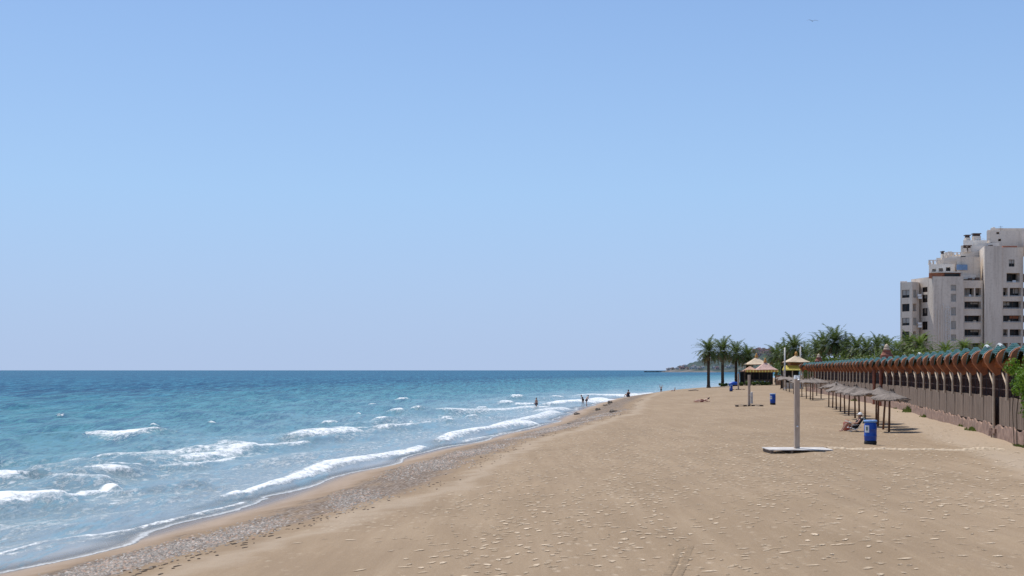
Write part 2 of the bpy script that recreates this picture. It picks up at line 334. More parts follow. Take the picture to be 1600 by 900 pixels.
hh = T.math('ADD', T.math('MULTIPLY',b1,.35), T.math('MULTIPLY',b2,.9)); hh = T.math('ADD', hh, T.math('MULTIPLY',F_,.08))
nrm_ = T.bump(hh, 1.0, .42); T.set(P,'Normal', nrm_)
# surface reflection; facets tilted toward the viewer keep a choppy sea from mirroring the sky fully
fr_ = T.new('ShaderNodeFresnel'); fr_.inputs['IOR'].default_value = 1.33; T.l.new(nrm_, fr_.inputs['Normal'])
gl = T.new('ShaderNodeBsdfGlossy'); gl.inputs['Roughness'].default_value = .16; T.l.new(nrm_, gl.inputs['Normal']); gl.inputs['Color'].default_value = (1,1,1,1)
cap_ = T.mapr(T.math('POWER',T.math('MAXIMUM',off,0),.5), 1.5, 13, .42, .15); gf = T.math('MULTIPLY', T.math('MINIMUM', fr_.outputs[0], cap_), T.mapr(F_,0,1,1,.05))
wmx = T.new('ShaderNodeMixShader'); T.l.new(gf, wmx.inputs[0]); T.l.new(P.outputs[0], wmx.inputs[1]); T.l.new(gl.outputs[0], wmx.inputs[2])
tr = T.new('ShaderNodeBsdfTransparent'); tr.inputs[0].default_value = (.92,.95,.97,1); mx = T.new('ShaderNodeMixShader')
al = T.math('MAXIMUM', T.mapr(dep, .0, .16, .35, 1), F_); T.l.new(al, mx.inputs[0]); T.l.new(tr.outputs[0], mx.inputs[1]); T.l.new(wmx.outputs[0], mx.inputs[2])
T.l.new(mx.outputs[0], T.n['Material Output'].inputs[0])
tag(link_mesh('sea_water', me, m, smooth=True), kind='structure', label='blue green sea with small white breakers')

# ------------------------------------------------------------------ materials of objects
M = {}
M['wood'] = simple('weathered_wood', (.17,.12,.085), .85, .4, 6, .4, 40, stretch=(6,6,1))
M['pole'] = simple('parasol_pole_wood', (.16,.075,.04), .75, .4, 5, .3, 30, stretch=(6,6,1))
M['post'] = simple('grey_brown_post', (.47,.36,.275), .8, .25, 4, .25, 30, stretch=(5,5,.6))
M['white'] = simple('white_painted_board', (.60,.56,.52), .7, .3, 2.2, .1, 20)
M['cream'] = simple('cream_column', (.56,.44,.32), .7, .25, 6, .15, 25)
M['bin_blue'] = simple('blue_plastic', (.002,.07,.42), .42, .25, 2, .05, 20)
M['bin_black'] = simple('black_rubber', (.012,.012,.016), .6, .3, 5)
M['bin_lid'] = simple('light_blue_rim', (.20,.38,.70), .45, .15, 5)
M['label'] = simple('white_sticker', (.72,.76,.80), .5, .08, 8)
M['label_ink'] = simple('grey_green_print', (.16,.22,.20), .5, .2, 8)
M['terra'] = simple('terracotta_plaster', (.40,.15,.06), .85, .4, 1.6, .4, 14, col2=(.20,.065,.035))
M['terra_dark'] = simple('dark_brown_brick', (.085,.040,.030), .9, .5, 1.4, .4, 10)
M['brickred'] = simple('red_brown_brick', (.27,.10,.065), .9, .4, 3, .5, 14)
M['pinkstone'] = simple('pink_stone_base', (.31,.205,.155), .9, .45, 2.6, .6, 9, col2=(.17,.105,.08))
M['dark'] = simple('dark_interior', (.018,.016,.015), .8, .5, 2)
M['skin'] = simple('tanned_skin', (.42,.22,.145), .55, .1, 4)
M['skin_pale'] = simple('pale_skin', (.55,.34,.25), .55, .1, 4)
M['hair'] = simple('dark_hair', (.02,.014,.01), .6, .3, 20)
M['navy'] = simple('navy_cloth', (.012,.018,.05), .8, .3, 10)
M['black'] = simple('black_cloth', (.012,.012,.014), .8, .3, 10)
M['red'] = simple('coral_cloth', (.50,.14,.11), .8, .2, 6)
M['whitecloth'] = simple('white_cloth', (.72,.72,.72), .8, .1, 6)
M['turq'] = simple('turquoise_cloth', (.06,.36,.40), .75, .3, 6)
M['metal'] = simple('white_metal', (.76,.76,.76), .4, .08, 6)
M['rock'] = simple('dark_wet_rock', (.12,.09,.065), .6, .4, 6, .6, 12)
M['flag'] = M['metal']
# reed thatch: radial fibres
def thatch(name, a, b):
    m, T, P = newmat(name); g = T.obj(); sp = T.new('ShaderNodeSeparateXYZ'); T.l.new(g, sp.inputs[0])
    ang = T.math('ARCTAN2', sp.outputs[1], sp.outputs[0]); cb = T.new('ShaderNodeCombineXYZ')
    T.l.new(T.math('MULTIPLY',ang,11), cb.inputs[0]); T.l.new(sp.outputs[2], cb.inputs[1])
    n = T.noise(cb.outputs[0], 3.0, 4, .7); n2 = T.noise(T.pos(), 2.2, 4)
    c = T.mix(T.mapr(n,.35,.65), a, b); c = T.mix(T.math('MULTIPLY',T.mapr(n2,.45,.7),.5), c, tuple(x*.45 for x in a))
    T.set(P,'Base Color',c); P.inputs['Roughness'].default_value = .9; T.set(P,'Normal', T.bump(n,.8,.05)); return m
M['reed'] = thatch('grey_reed_thatch', (.13,.10,.082), (.36,.30,.255))
M['roof_cream'] = thatch('cream_thatch', (.52,.40,.27), (.70,.58,.44))
M['roof_pink'] = thatch('pink_thatch', (.52,.32,.27), (.66,.46,.40))
M['roof_orange'] = thatch('orange_thatch', (.55,.30,.20), (.66,.44,.33))
M['yellow'] = simple('yellow_awning', (.78,.66,.16), .7, .15, 4)
M['gold'] = simple('orange_finial', (.55,.27,.06), .6, .2, 8)
M['bark'] = simple('palm_bark', (.085,.058,.038), .95, .5, 5, .8, 9, stretch=(1,1,2.5))
M['frond'] = leafmat('palm_frond', (.055,.085,.028), (.085,.125,.035), (.14,.17,.07), .9, .25)
M['frond_bright'] = leafmat('bright_palm_frond', (.08,.13,.03), (.14,.20,.045), (.22,.25,.08), .9, .35)
M['dead'] = leafmat('dry_palm_frond', (.26,.20,.10), (.17,.13,.07), (.36,.29,.17), 1.2, .15)
M['bush'] = leafmat('bush_leaf', (.06,.095,.025), (.10,.15,.03), (.17,.22,.05), 1.5, .3)
M['vine'] = leafmat('vine_leaf', (.08,.17,.02), (.13,.25,.03), (.20,.34,.05), 2.2, .4)
M['weed'] = leafmat('weed_leaf', (.14,.17,.05), (.10,.14,.03), (.24,.23,.10), 2.5, .3)
# green glazed roof tiles
m, T, P = newmat('green_glazed_tile'); g = T.pos(); w = T.new('ShaderNodeTexWave', wave_type='BANDS', bands_direction='Z'); T.l.new(g, w.inputs[0]); w.inputs['Scale'].default_value = 3.2; w.inputs['Distortion'].default_value = .6
n = T.noise(g, 5, 4); T.set(P,'Base Color', T.mix(T.mapr(n,.35,.65), (.004,.040,.034), (.016,.10,.078))); P.inputs['Roughness'].default_value = .4; P.inputs['Specular IOR Level'].default_value = .3
T.set(P,'Normal', T.bump(w.outputs[1], .6, .05)); M['tile'] = m
M['tile_highlight'] = simple('painted_tile_highlight', (.55,.58,.56), .45, .35, 3, .3, 12)  # pale colour standing in for white highlights on tile crowns and fin edges
# board/reed screens of the lower fence
m, T, P = newmat('weathered_screen_board'); g = T.pos(); b_ = T.vor(T.scale(g,1.0,1.0,.02), 5.5, 'Color'); sp = T.new('ShaderNodeSeparateColor'); T.l.new(b_, sp.inputs[0])
n = T.noise(T.scale(g,3,3,.5), 3, 5, .65); c = T.mix(sp.outputs[0], (.095,.062,.042), (.19,.13,.095)); c = T.mix(T.math('MULTIPLY',T.mapr(n,.4,.7),.6), c, (.27,.205,.155))
T.set(P,'Base Color', c); P.inputs['Roughness'].default_value = .9; T.set(P,'Normal', T.bump(n,.6,.04)); M['screen'] = m
# concrete of the apartment block
m, T, P = newmat('building_render'); g = T.pos(); n = T.noise(T.scale(g,1,1,.25), .22, 5, .65); n2 = T.noise(g, 2.5, 3)
c = T.mix(T.mapr(n,.35,.65), (.63,.54,.46), (.75,.66,.565)); c = T.mix(T.math('MULTIPLY',T.mapr(n2,.5,.7),.35), c, (.42,.35,.28))
st_ = T.noise(T.scale(g,1,1,.06), 1.1, 4, .7); c = T.mix(T.math('MULTIPLY',T.mapr(st_,.54,.70),.45), c, (.34,.28,.225))
T.set(P,'Base Color', c); P.inputs['Roughness'].default_value = .9; M['render'] = m
M['render_lite'] = simple('pale_render', (.74,.68,.61), .9, .15, .4, space='pos')
M['render_dark'] = simple('dull_beige_blind', (.30,.26,.23), .9, .2, .5)  # darker beige, used only for some of the blinds
M['roof_tile'] = simple('terracotta_tile', (.42,.17,.10), .85, .35, 1.2, .3, 6)
m, T, P = newmat('window_glass'); P.inputs['Base Color'].default_value = (.02,.025,.03,1); P.inputs['Roughness'].default_value = .12
n = T.noise(T.pos(), .4, 2); T.set(P,'Base Color', T.mix(T.mapr(n,.5,.6), (.008,.009,.010), (.03,.026,.024))); P.inputs['Specular IOR Level'].default_value = .25; P.inputs['Roughness'].default_value = .3; M['glass'] = m
M['frame'] = simple('brown_window_frame', (.10,.06,.045), .6, .2, 4)
M['curtain'] = simple('white_shutter', (.40,.38,.35), .8, .15, 3)
M['blueglass'] = simple('blue_balcony_glass', (.16,.26,.42), .25, .2, 2)

# ------------------------------------------------------------------ vegetation builders
def frond(bm, base, az, pitch, L, droop, n=15, wid=.42):
    """arched rachis with two rows of narrow leaflets"""
    p = Vector(base); a = pitch; step = L/n; side = Vector((-math.sin(az), math.cos(az), 0)); prev = None
    for i in range(n+1):
        t = i/n; d = Vector((math.cos(az)*math.cos(a), math.sin(az)*math.cos(a), math.sin(a)))
        up = side.cross(d).normalized()*-1
        if up.z < 0: up = -up
        r = .035*(1-t)+.008
        cur = (p-side*r, p+side*r)
        if prev: bm.faces.new([bm.verts.new(x) for x in (prev[0],prev[1],cur[1],cur[0])])
        prev = cur
        if i >= 1:
            ll = wid*(math.sin(min(1,t*1.25)*math.pi*.80)+.30)*random.uniform(.85,1.15)
            for s in (-1,1):
                for k in range(2):
                    q = p+d*step*(k*.5)
                    tip = q+side*s*ll*.85+d*ll*.55+up*ll*random.uniform(-.28,.22); wv = d*step*.24
                    bm.faces.new([bm.verts.new(x) for x in (q-wv, q+wv, tip)])
        p = p+d*step; a -= droop/n*(0.5+t)
def palm_mesh(kind, seed):
    random.seed(seed); hgt = 1.0
    bm = bmesh.new(); L0 = 3.0
    for k in range(70):
        t = k/69; az = k*2.39996+random.uniform(-.2,.2)
        pitch = math.radians(78-100*t**.8)+random.uniform(-.1,.1); L = L0*random.uniform(.85,1.1)*(1-.12*t)
        frond(bm, (math.cos(az)*.14, math.sin(az)*.14, .35*(1-t)), az, pitch, L, random.uniform(.75,1.35), 13)
    crown = bpy.data.meshes.new('crown'); bm.to_mesh(crown); bm.free(); crown.materials.append(M['frond_bright' if kind=='bright' else 'frond'])
    bm = bmesh.new()
    for k in range(34):
        az = random.uniform(0,6.28); frond(bm, (math.cos(az)*.18, math.sin(az)*.18, -.1-random.random()*.35), az, math.radians(random.uniform(-55,-15)), 2.0*random.uniform(.7,1.1), random.uniform(.5,1.1), 9, .3)
    dead = bpy.data.meshes.new('dry_fronds'); bm.to_mesh(dead); bm.free(); dead.materials.append(M['dead'])
    bm = bmesh.new()     # trunk with ringed leaf scars, unit height scaled by the object
    prof = []
    for i in range(36):
        t = i/35; prof.append((.26-.05*t+(.035 if i%2 else 0)+(.12*max(0,1-t*9))+(.13*sst(.9,1,t)), t))
    lathe(bm, prof, 12, jit=.07)
    trunk = bpy.data.meshes.new('trunk'); bm.to_mesh(trunk); bm.free(); trunk.materials.append(M['bark'])
    return crown, dead, trunk
PALMS = {k: palm_mesh(*k) for k in (('dark',1),('dark',2),('dark',3),('bright',4),('bright',5))}
def palm(px, Yd, ytop, rad_px, kind, label, group, base_z=None, yb=None):
    X_ = (px-HX)/F*Yd; z0 = gz(X_,Yd)-.1 if base_z is None else base_z
    ztop = zpx(ytop, Yd); R = rad_px/F*Yd; s = R/2.35
    e = empty('palm_tree', (X_,Yd,z0), random.uniform(0,6.28), label=label, cat='palm tree', group=group)
    crown, dead, trunk = PALMS[kind]; hc = max(1.0, ztop-z0-2.7*s)
    t = bpy.data.objects.new('trunk', trunk); COL.objects.link(t); t.parent = e; w_ = s*1.05; t.scale = (w_,w_,hc)
    c = bpy.data.objects.new('crown', crown); COL.objects.link(c); c.parent = e; c.location = (0,0,hc); c.scale = (s,s,s)
    d = bpy.data.objects.new('dry_fronds', dead); COL.objects.link(d); d.parent = e; d.location = (0,0,hc); d.scale = (s,s,s)
    return e
def leaf_clump(bm, blobs, n, size, flat=1.0, stems=True):
    """leaf faces spread through uneven lobes"""
    tot = sum(b[3]**2 for b in blobs)
    for (x,y,z,r) in blobs:
        for _ in range(int(n*r*r/tot)):
            v = Vector((random.gauss(0,1),random.gauss(0,1),random.gauss(0,1))).normalized()*r*random.uniform(.55,1.08)
            c = Vector((x+v.x, y+v.y, max(.02,z+v.z*flat))); nrm = (v.normalized()+Vector((random.gauss(0,.5),random.gauss(0,.5),random.gauss(0,.5)))).normalized()
            a = nrm.orthogonal().normalized(); a.rotate(Matrix.Rotation(random.uniform(0,6.28),3,nrm)); b = nrm.cross(a); s = size*random.uniform(.6,1.3)
            bm.faces.new([bm.verts.new(c+q) for q in (-a*s, b*s*.5, a*s, -b*s*.5)])
def bush(loc, w, h, label, cat='bush', group=None, mat='bush', n=700, leaf=.12, name='bush', depth=None):
    e = empty(name, loc, label=label, cat=cat, group=group); bm = bmesh.new(); k = max(3,int(w/h*3)); dp = depth or w*.6
    blobs = [(random.uniform(-.5,.5)*(w-h*.6), random.uniform(-.35,.35)*dp, h*random.uniform(.3,.62), h*random.uniform(.28,.42)) for _ in range(k)]
    leaf_clump(bm, blobs, n, leaf); obj('foliage', bm, M[mat], e)
    bm = bmesh.new()
    for (x,y,z,r) in blobs: tube(bm, [(x*.5,y*.5,-.08),(x*.8,y*.8,z*.6),(x,y,z+r*.4)], [.04*h,.025*h,.01*h], 5)
    obj('stem', bm, M['bark'], e); return e

# palms by the water
seaside = 'palms at the far end of the beach'
palm(1107,262,527,20,('dark',1),'leftmost palm, standing alone on bare sand against the sea',seaside)
palm(1129,286,526,20,('dark',2),'second palm from the left, rising from a dark planting bed at the waterside',seaside)
palm(1150,292,531,19,('dark',3),'third palm from the left, behind the blue covered boat',seaside)
palm(1168,296,538,18,('dark',1),'lower palm just left of and behind the cream kiosk roof',seaside)
behind = 'palms behind the kiosks and the arcade wall'
BP = [(1213,320,536,19,'dark',2,'short palm between the pink kiosk roof and the white poles'),
 (1226,300,531,19,'dark',1,'palm behind the left white pole'),
 (1241,290,521,21,'dark',3,'tallest palm directly behind the yellow awning kiosk'),
 (1258,300,536,20,'dark',2,'palm just right of the right white pole'),
 (1276,265,526,17,'dark',1,'slim palm left of the big double crown'),
 (1287,230,517,21,'dark',2,'left half of the big double palm crown'),
 (1305,225,508,24,'dark',3,'tallest palm crown over the middle of the arcade'),
 (1322,225,522,20,'dark',1,'palm leaning into the right side of the tallest crown'),
 (1338,215,523,20,'dark',2,'palm with spiky top right of the tallest crown'),
 (1354,210,526,19,'dark',3,'palm left of the red brick turret'),
 (1371,205,521,19,'dark',1,'palm right behind the red brick turret'),
 (1386,200,524,17,'dark',2,'palm right of the red brick turret'),
 (1402,190,528,17,'bright',4,'lower bright green palm left of the apartment block'),
 (1420,180,519,19,'dark',1,'dark palm at the left corner of the apartment block'),
 (1437,170,518,21,'bright',5,'large bright palm in front of the white corner facade'),
 (1478,150,531,19,'bright',4,'fan-shaped bright palm below the scaffold-like grille'),
 (1506,150,528,16,'bright',5,'bright palm in front of the lowest balconies'),
 (1540,150,533,14,'bright',4,'low palm in front of the plain grey pier')]
for px_, Yd, yt, r_, kd, sdx, lab in BP: palm(px_, Yd, yt, r_, (kd,sdx), lab, behind, base_z=2.2)
random.seed(21)
hed = 'bushes filling the gaps behind the arcade wall'
HB = [(1222,310,'low bush left of the yellow awning kiosk'),(1268,240,'bush at the far end of the arcade wall'),(1284,225,'bush below the double palm crown'),(1300,220,'bush below the tallest palm crown'),(1316,215,'bush right of the tallest palm'),
 (1332,208,'bush below the spiky palm'),(1348,200,'bush left of the brick turret'),(1364,195,'bush directly behind the brick turret'),(1382,185,'bush right of the brick turret'),(1398,175,'bush below the lower bright palm'),
 (1414,165,'bush below the corner of the apartment block'),(1430,158,'bush at the foot of the large bright palm'),(1448,150,'yellowish bush below the white corner facade'),(1464,140,'bush below the grille of the building'),
 (1482,134,'bush under the fan-shaped palm'),(1500,128,'bush below the lowest left balcony'),(1520,122,'bush just left of the grey pier'),(1542,116,'bush at the foot of the grey pier'),(1562,110,'bush below the right balconies'),(1586,104,'bush at the right edge of the picture behind the green roof')]
for i, (px_, Yd, lab) in enumerate(HB):
    x_ = (px_-HX)/F*Yd; topy = 551-(px_-1262)*.052+random.uniform(-3,3); hh_ = zpx(topy, Yd)-2.2
    bush((x_,Yd,2.2), 30/F*Yd, hh_, lab, group=hed, n=1500, leaf=.22, mat='bush')

# ------------------------------------------------------------------ reed parasols
def make_parasol(variant, h=2.3, tilt=0):
    random.seed(100+variant); e = empty('reed_parasol')
    bm = bmesh.new(); tube(bm, [(0,0,-.3),(.01,0,1.0),(0,.01,h-.15)], [.062,.058,.05], 8, .06); obj('pole', bm, M['pole'], e, smooth=True)
    c = empty('x') if False else None
    bm = bmesh.new(); N = 28; R = 1.02*random.uniform(.95,1.06); rings = []
    ph = random.uniform(0,6.28)
    for (q, z) in ((.05,h),(.2,h-.14),(.5,h-.265),(.75,h-.355),(.92,h-.415),(1.0,h-.445),(.985,h-.50),(.75,h-.40),(.4,h-.28),(.08,h-.16)):
        ring = []
        for i in range(N):
            a = 2*math.pi*i/N; jag = random.uniform(-.09,.06) if q > .85 else random.uniform(-.012,.012)
            sag = -.06*q*math.sin(a*2+ph)*q; rr = R*q*(1+jag+.055*math.cos(a*5+ph))
            ring.append(bm.verts.new((rr*math.cos(a), rr*math.sin(a), z+sag+(random.uniform(-.05,.015) if q > .9 else 0)+.01*random.uniform(-1,1))))
        rings.append(ring)
    for a, b in zip(rings, rings[1:]):
        for i in range(N): bm.faces.new((a[i], b[i], b[(i+1)%N], a[(i+1)%N]))
    for k in range(130):     # loose reeds hanging over the rim
        a = random.uniform(0,6.28); r0, r1 = R*.9, R*random.uniform(1.0,1.1); z0 = h-.42; t_ = Vector((-math.sin(a),math.cos(a),0))*.012
        p0 = Vector((r0*math.cos(a), r0*math.sin(a), z0)); p1 = Vector((r1*math.cos(a), r1*math.sin(a), z0-random.uniform(.02,.09)))
        bm.faces.new([bm.verts.new(x) for x in (p0-t_,p0+t_,p1+t_,p1-t_)])
    can = obj('canopy', bm, M['reed'], e); can.rotation_euler = (tilt*random.uniform(-1,1), tilt*random.uniform(-1,1), 0)
    bm = bmesh.new(); lathe(bm, [(.10,h-.06),(.075,h+.02),(.05,h+.09),(.02,h+.12)], 10); obj('cap', bm, M['wood'], can)
    bm = bmesh.new()
    for k in range(8):
        a = k*math.pi/4; tube(bm, [(0.04*math.cos(a),.04*math.sin(a),h-.2),(.93*math.cos(a),.93*math.sin(a),h-.485)], .013, 4)
    obj('rib', bm, M['pole'], can); return e
protos = [make_parasol(k, 2.3, t) for k, t in ((0,.06),(1,.18),(2,.24),(3,.14))]; used = [False]*4
def place_parasol(x, y, v, s, label, group, lean=0):
    if not used[v]: o = protos[v]; used[v] = True
    else: o = copy_tree(protos[v])
    o.location = (x,y,gz(x,y)); o.rotation_euler = (random.uniform(-.03,.03)+lean*.5, random.uniform(-.03,.03)+lean, random.uniform(0,6.28)); o.scale = (s,s,s)
    tag(o, label, 'parasol', group)
random.seed(5)
NEARPX = [1389,1380,1371.7,1361.7,1351.7,1342.5,1336,1326,1320,1313,1306.7,1301,1295]
for i, px_ in enumerate(NEARPX):
    r_ = (px_-HX)/F; y_ = 8.49/(r_-.1858); x_ = r_*y_+(0 if i != 3 else .3)
    lab = ('nearest reed parasol, its pole bare beside the blue litter bin' if i == 0 else 'last and farthest parasol of the near row, left end with a gap beyond it' if i == 12 else
           f'{ORD[i]} reed parasol of the near row, counted from the front one by the blue bin')
    place_parasol(x_, y_, [0,1,2,3][i%4], random.uniform(.97,1.05), lab, 'reed parasols of the near row', lean=(-.04 if i == 1 else 0))
FARPX = [1270,1266,1260,1253,1247,1240,1233.5,1228.5,1224,1220]
for i, px_ in enumerate(FARPX):
    r_ = (px_-HX)/F; y_ = 10/(r_-.175); x_ = r_*y_
    place_parasol(x_, y_, (i+2)%4, random.uniform(1.0,1.1), ('front parasol of the far cluster, the one nearest the camera after the gap' if i == 0 else
        'farthest small parasol in front of the yellow awning kiosk' if i == 9 else f'{ORD[i]} reed parasol of the far cluster, counted from its front one'), 'reed parasols of the far cluster')
for i, (px_, y_) in enumerate(((1283,146),(1276,160),(1270,176))):
    x_ = (px_-HX)/F*y_; place_parasol(x_, y_, i, 1.05, f'{ORD[i]} parasol of the short back row close to the arcade wall', 'reed parasols close to the wall')

# ------------------------------------------------------------------ beach showers, posts, bins
def shower(px, py, h, width, plat, label, cap=True):
    p = at(px, py); e = empty('beach_shower', (p.x,p.y,gz(p.x,p.y)), label=label, cat='beach shower', group='beach showers')
    bm = bmesh.new(); v = bbox(bm, -width/2,width/2,-.11,.11,-.1,h); bmesh.ops.bevel(bm, geom=bm.edges[:], offset=.015, segments=1); obj('pole', bm, M['post'], e)
    if cap:
        bm = bmesh.new(); bbox(bm, -width*.47,width*.47,-.14,.14,h+.003,h+.17); bmesh.ops.bevel(bm, geom=bm.edges[:], offset=.02, segments=2)
        tube(bm, [(0,-.14,h+.08),(0,-.30,h+.07),(0,-.34,h+.01)], .025, 6); lathe(bm, [(.02,0),(.06,-.03),(.06,-.045)], 10, (0,-.34,h+.01))
        obj('shower_head', bm, M['metal'], e)
    bm = bmesh.new(); w, dd = plat
    nb = 9
    for k in range(nb):
        y0 = -dd/2+dd*k/nb; bbox(bm, -w/2+random.uniform(-.01,.01), w/2, y0+.008, y0+dd/nb-.008, .085, .12)
    pf = obj('platform', bm, M['white'] if cap else M['wood'], e)
    for x_ in (-w*.46,-w*.15,w*.15,w*.46):
        bm = bmesh.new(); bbox(bm, x_-.05,x_+.05,-dd/2+.03,dd/2-.03,-.06,.083); obj('bearer', bm, M['wood'], pf)
    bm = bmesh.new(); lathe(bm, [(.045,0),(.05,.03),(.02,.06)], 10, (0,-.13,1.05)); obj('push_button', bm, M['metal'], e)
    return e
shower(1245,701,3.12,.21,(2.70,1.75),'tall grey-brown shower post with white head on a white slatted platform, the nearest shower')
shower(1170.5,633,3.05,.22,(2.6,1.3),'middle shower post on a dark thin platform left of the farther blue bin', cap=False)
shower(1153.7,608,2.95,.26,(2.2,1.2),'farthest shower post in front of the third palm', cap=False)
for (px_, yb, h_, lab) in ((1174.5,628,1.15,'short white marker post right behind the middle shower'),(1177.5,600.5,.8,'tiny white post in front of the kiosk hedge')):
    p = at(px_, yb); e = empty('marker_post', (p.x,p.y,gz(p.x,p.y)), label=lab, cat='post', group='white marker posts')
    bm = bmesh.new(); bbox(bm,-.11,.11,-.11,.11,-.2,h_); bmesh.ops.bevel(bm, geom=bm.edges[:], offset=.02); obj('post', bm, M['white'], e)
    bm = bmesh.new(); lathe(bm, [(.14,h_+.002),(.13,h_+.05),(.02,h_+.1)], 12); obj('cap', bm, M['white'], e)
def litter_bin(label_mat=True):
    e = empty('litter_bin')
    bm = bmesh.new(); lathe(bm, [(.262,.165),(.278,.19),(.282,.36),(.29,.375),(.29,.41),(.282,.425),(.284,.66),(.292,.675),(.292,.71),(.284,.725),(.28,.88),(.262,.93),(.262,.985)], 28); obj('barrel', bm, M['bin_blue'], e, smooth=True)
    bm = bmesh.new(); lathe(bm, [(.25,-.04),(.272,0),(.285,.06),(.283,.13),(.270,.163)], 28); obj('base', bm, M['bin_black'], e, smooth=True)
    bm = bmesh.new(); lathe(bm, [(.265,.99),(.297,1.0),(.302,1.03),(.300,1.075),(.285,1.09),(.262,1.085),(.255,1.0)], 28); r = obj('rim', bm, M['bin_lid'], e, smooth=True)
    bm = bmesh.new(); lathe(bm, [(.254,.99),(.20,1.0),(.0,1.005)], 20); obj('bag', bm, M['bin_black'], e)
    def patch(a0, a1, z0, z1, rr, mat, par, name):
        bm = bmesh.new(); A = [a0+(a1-a0)*i/6 for i in range(7)]
        vs = [[bm.verts.new((rr*math.cos(a), rr*math.sin(a), z)) for a in A] for z in (z0,z1)]
        for i in range(6): bm.faces.new((vs[0][i],vs[0][i+1],vs[1][i+1],vs[1][i]))
        return obj(name, bm, mat, par)
    lb = patch(math.radians(197), math.radians(243), .54, .86, .296, M['label'], e, 'sticker')
    patch(math.radians(212), math.radians(232), .63, .80, .299, M['label_ink'], lb, 'pictogram'); return e
b0 = litter_bin()
for i, (px_, yb, s, lab) in enumerate(((1360,693.5,1.0,'blue barrel litter bin with white sticker, the large one beside the reed parasols'),(1207.5,630.5,1.0,'blue barrel litter bin standing alone right of the middle shower'),(1142.3,610.5,.95,'small far blue litter bin by the third palm'))):
    b = b0 if i == 0 else copy_tree(b0); p = at(px_, yb); b.location = (p.x,p.y,gz(p.x,p.y)); b.scale = (s,s,s*1.03); tag(b, lab, 'litter bin', 'blue litter bins')
# blue covered boat behind the far bin
p = at_depth(1146,279); e = empty('covered_boat', (p.x,p.y,gz(p.x,p.y)), .1, label='low boat under a blue tarpaulin behind the farthest bin', cat='boat')
bm = bmesh.new(); prev = None
for i in range(13):
    t = i/12; w = .62*math.sin(math.pi*min(1,.12+t*.88))**.6; h_ = .75+.28*math.sin(math.pi*t)+.1*t; ring = [bm.verts.new((-1.1+2.2*t, w*math.cos(a), .35+(h_-.35)*max(0,math.sin(a))**.8)) for a in [math.pi*k/10 for k in range(11)]]
    if prev:
        for k in range(10): bm.faces.new((prev[k],prev[k+1],ring[k+1],ring[k]))
    prev = ring
obj('tarpaulin', bm, M['bin_blue'], e, smooth=True)
bm = bmesh.new(); prev = None
for i in range(13):
    t = i/12; w = .58*math.sin(math.pi*min(1,.12+t*.88))**.6; ring = [bm.verts.new((-1.05+2.1*t, w*math.cos(a), .36+.40*math.sin(a))) for a in [math.pi+math.pi*k/10 for k in range(11)]]
    if prev:
        for k in range(10): bm.faces.new((prev[k],prev[k+1],ring[k+1],ring[k]))
    prev = ring
obj('hull', bm, M['bin_black'], e, smooth=True)
p = at_depth(1129,284.5); bush((p.x,p.y,gz(p.x,p.y)), 2.6, .95, 'low dark planting bed round the foot of the second palm', n=900, leaf=.13, mat='bush')
p = at(1083,607.5); 
# ------------------------------------------------------------------ promenade arcade wall
def wall_frame(y):
    x = float(wall_x(y)); x2 = float(wall_x(y+.5)); x1 = float(wall_x(y-.5)); t = Vector((x2-x1,1,0)).normalized(); return Vector((x,y,SZ)), t, Vector((-t.y,t.x,0))
COLPX = [1579,1558,1538,1521,1506,1493,1480,1469,1457,1447,1434.5,1421.5,1410,1399,1388.5,1379,1368.5,1359.7,1353,1346.5,1341,1335.4,1330.4,1325.5,1320.6,1316,1312]
CY = []
for px_ in COLPX:
    r_ = (px_-HX)/F; y = 11.83/(r_-.2069)
    if y > 108.6: y = 17.25/(r_-.157)
    CY.append(y)
CY = [CY[0]-9.6, CY[0]-6.4, CY[0]-3.2]+CY; CY = sorted(CY)
while CY[-1] < 198: CY.append(CY[-1]+4.4)
arc = empty('arcade_wall', (float(wall_x(55)),55,SZ), label='long promenade arcade wall with terracotta vaults, green tiled scallops and board screens', cat='arcade wall')
ORG = Vector(arc.location)
def put(name, bm, mat, parent=arc, smooth=False): return obj(name, bm, mat, parent, smooth=smooth)
def L(y, u, v, z):      # point at wall station y, offset v toward the beach, height z above the sand, relative to the wall's origin
    P0, t, n = wall_frame(y); return P0+t*u+n*v+Vector((0,0,z))-ORG
def strip(bm, ys, v0, v1, z0, z1, wob=0):
    prev = None
    for y in ys:
        zz = z1+random.uniform(-wob,wob); r = [bm.verts.new(L(y,0,v,z)) for v, z in ((v0,z0),(v1,z0),(v1,zz),(v0,zz))]
        if prev:
            for i in range(4): bm.faces.new((prev[i],prev[(i+1)%4],r[(i+1)%4],r[i]))
        else: bm.faces.new(r[::-1])
        prev = r
    bm.faces.new(prev)
random.seed(9)
# pink stone plinth with a broken top edge
bm = bmesh.new(); ys = []; y = CY[0]
while y < 199: ys.append(y); y += .45
strip(bm, ys, -.22, .12, -.4, .62, .14); put('plinth', bm, M['pinkstone'])
bm = bmesh.new(); strip(bm, [CY[0]+k*2 for k in range(int((199-CY[0])/2)+1)], -1.55, -1.35, -.3, 3.6); put('back_wall', bm, M['terra_dark'])
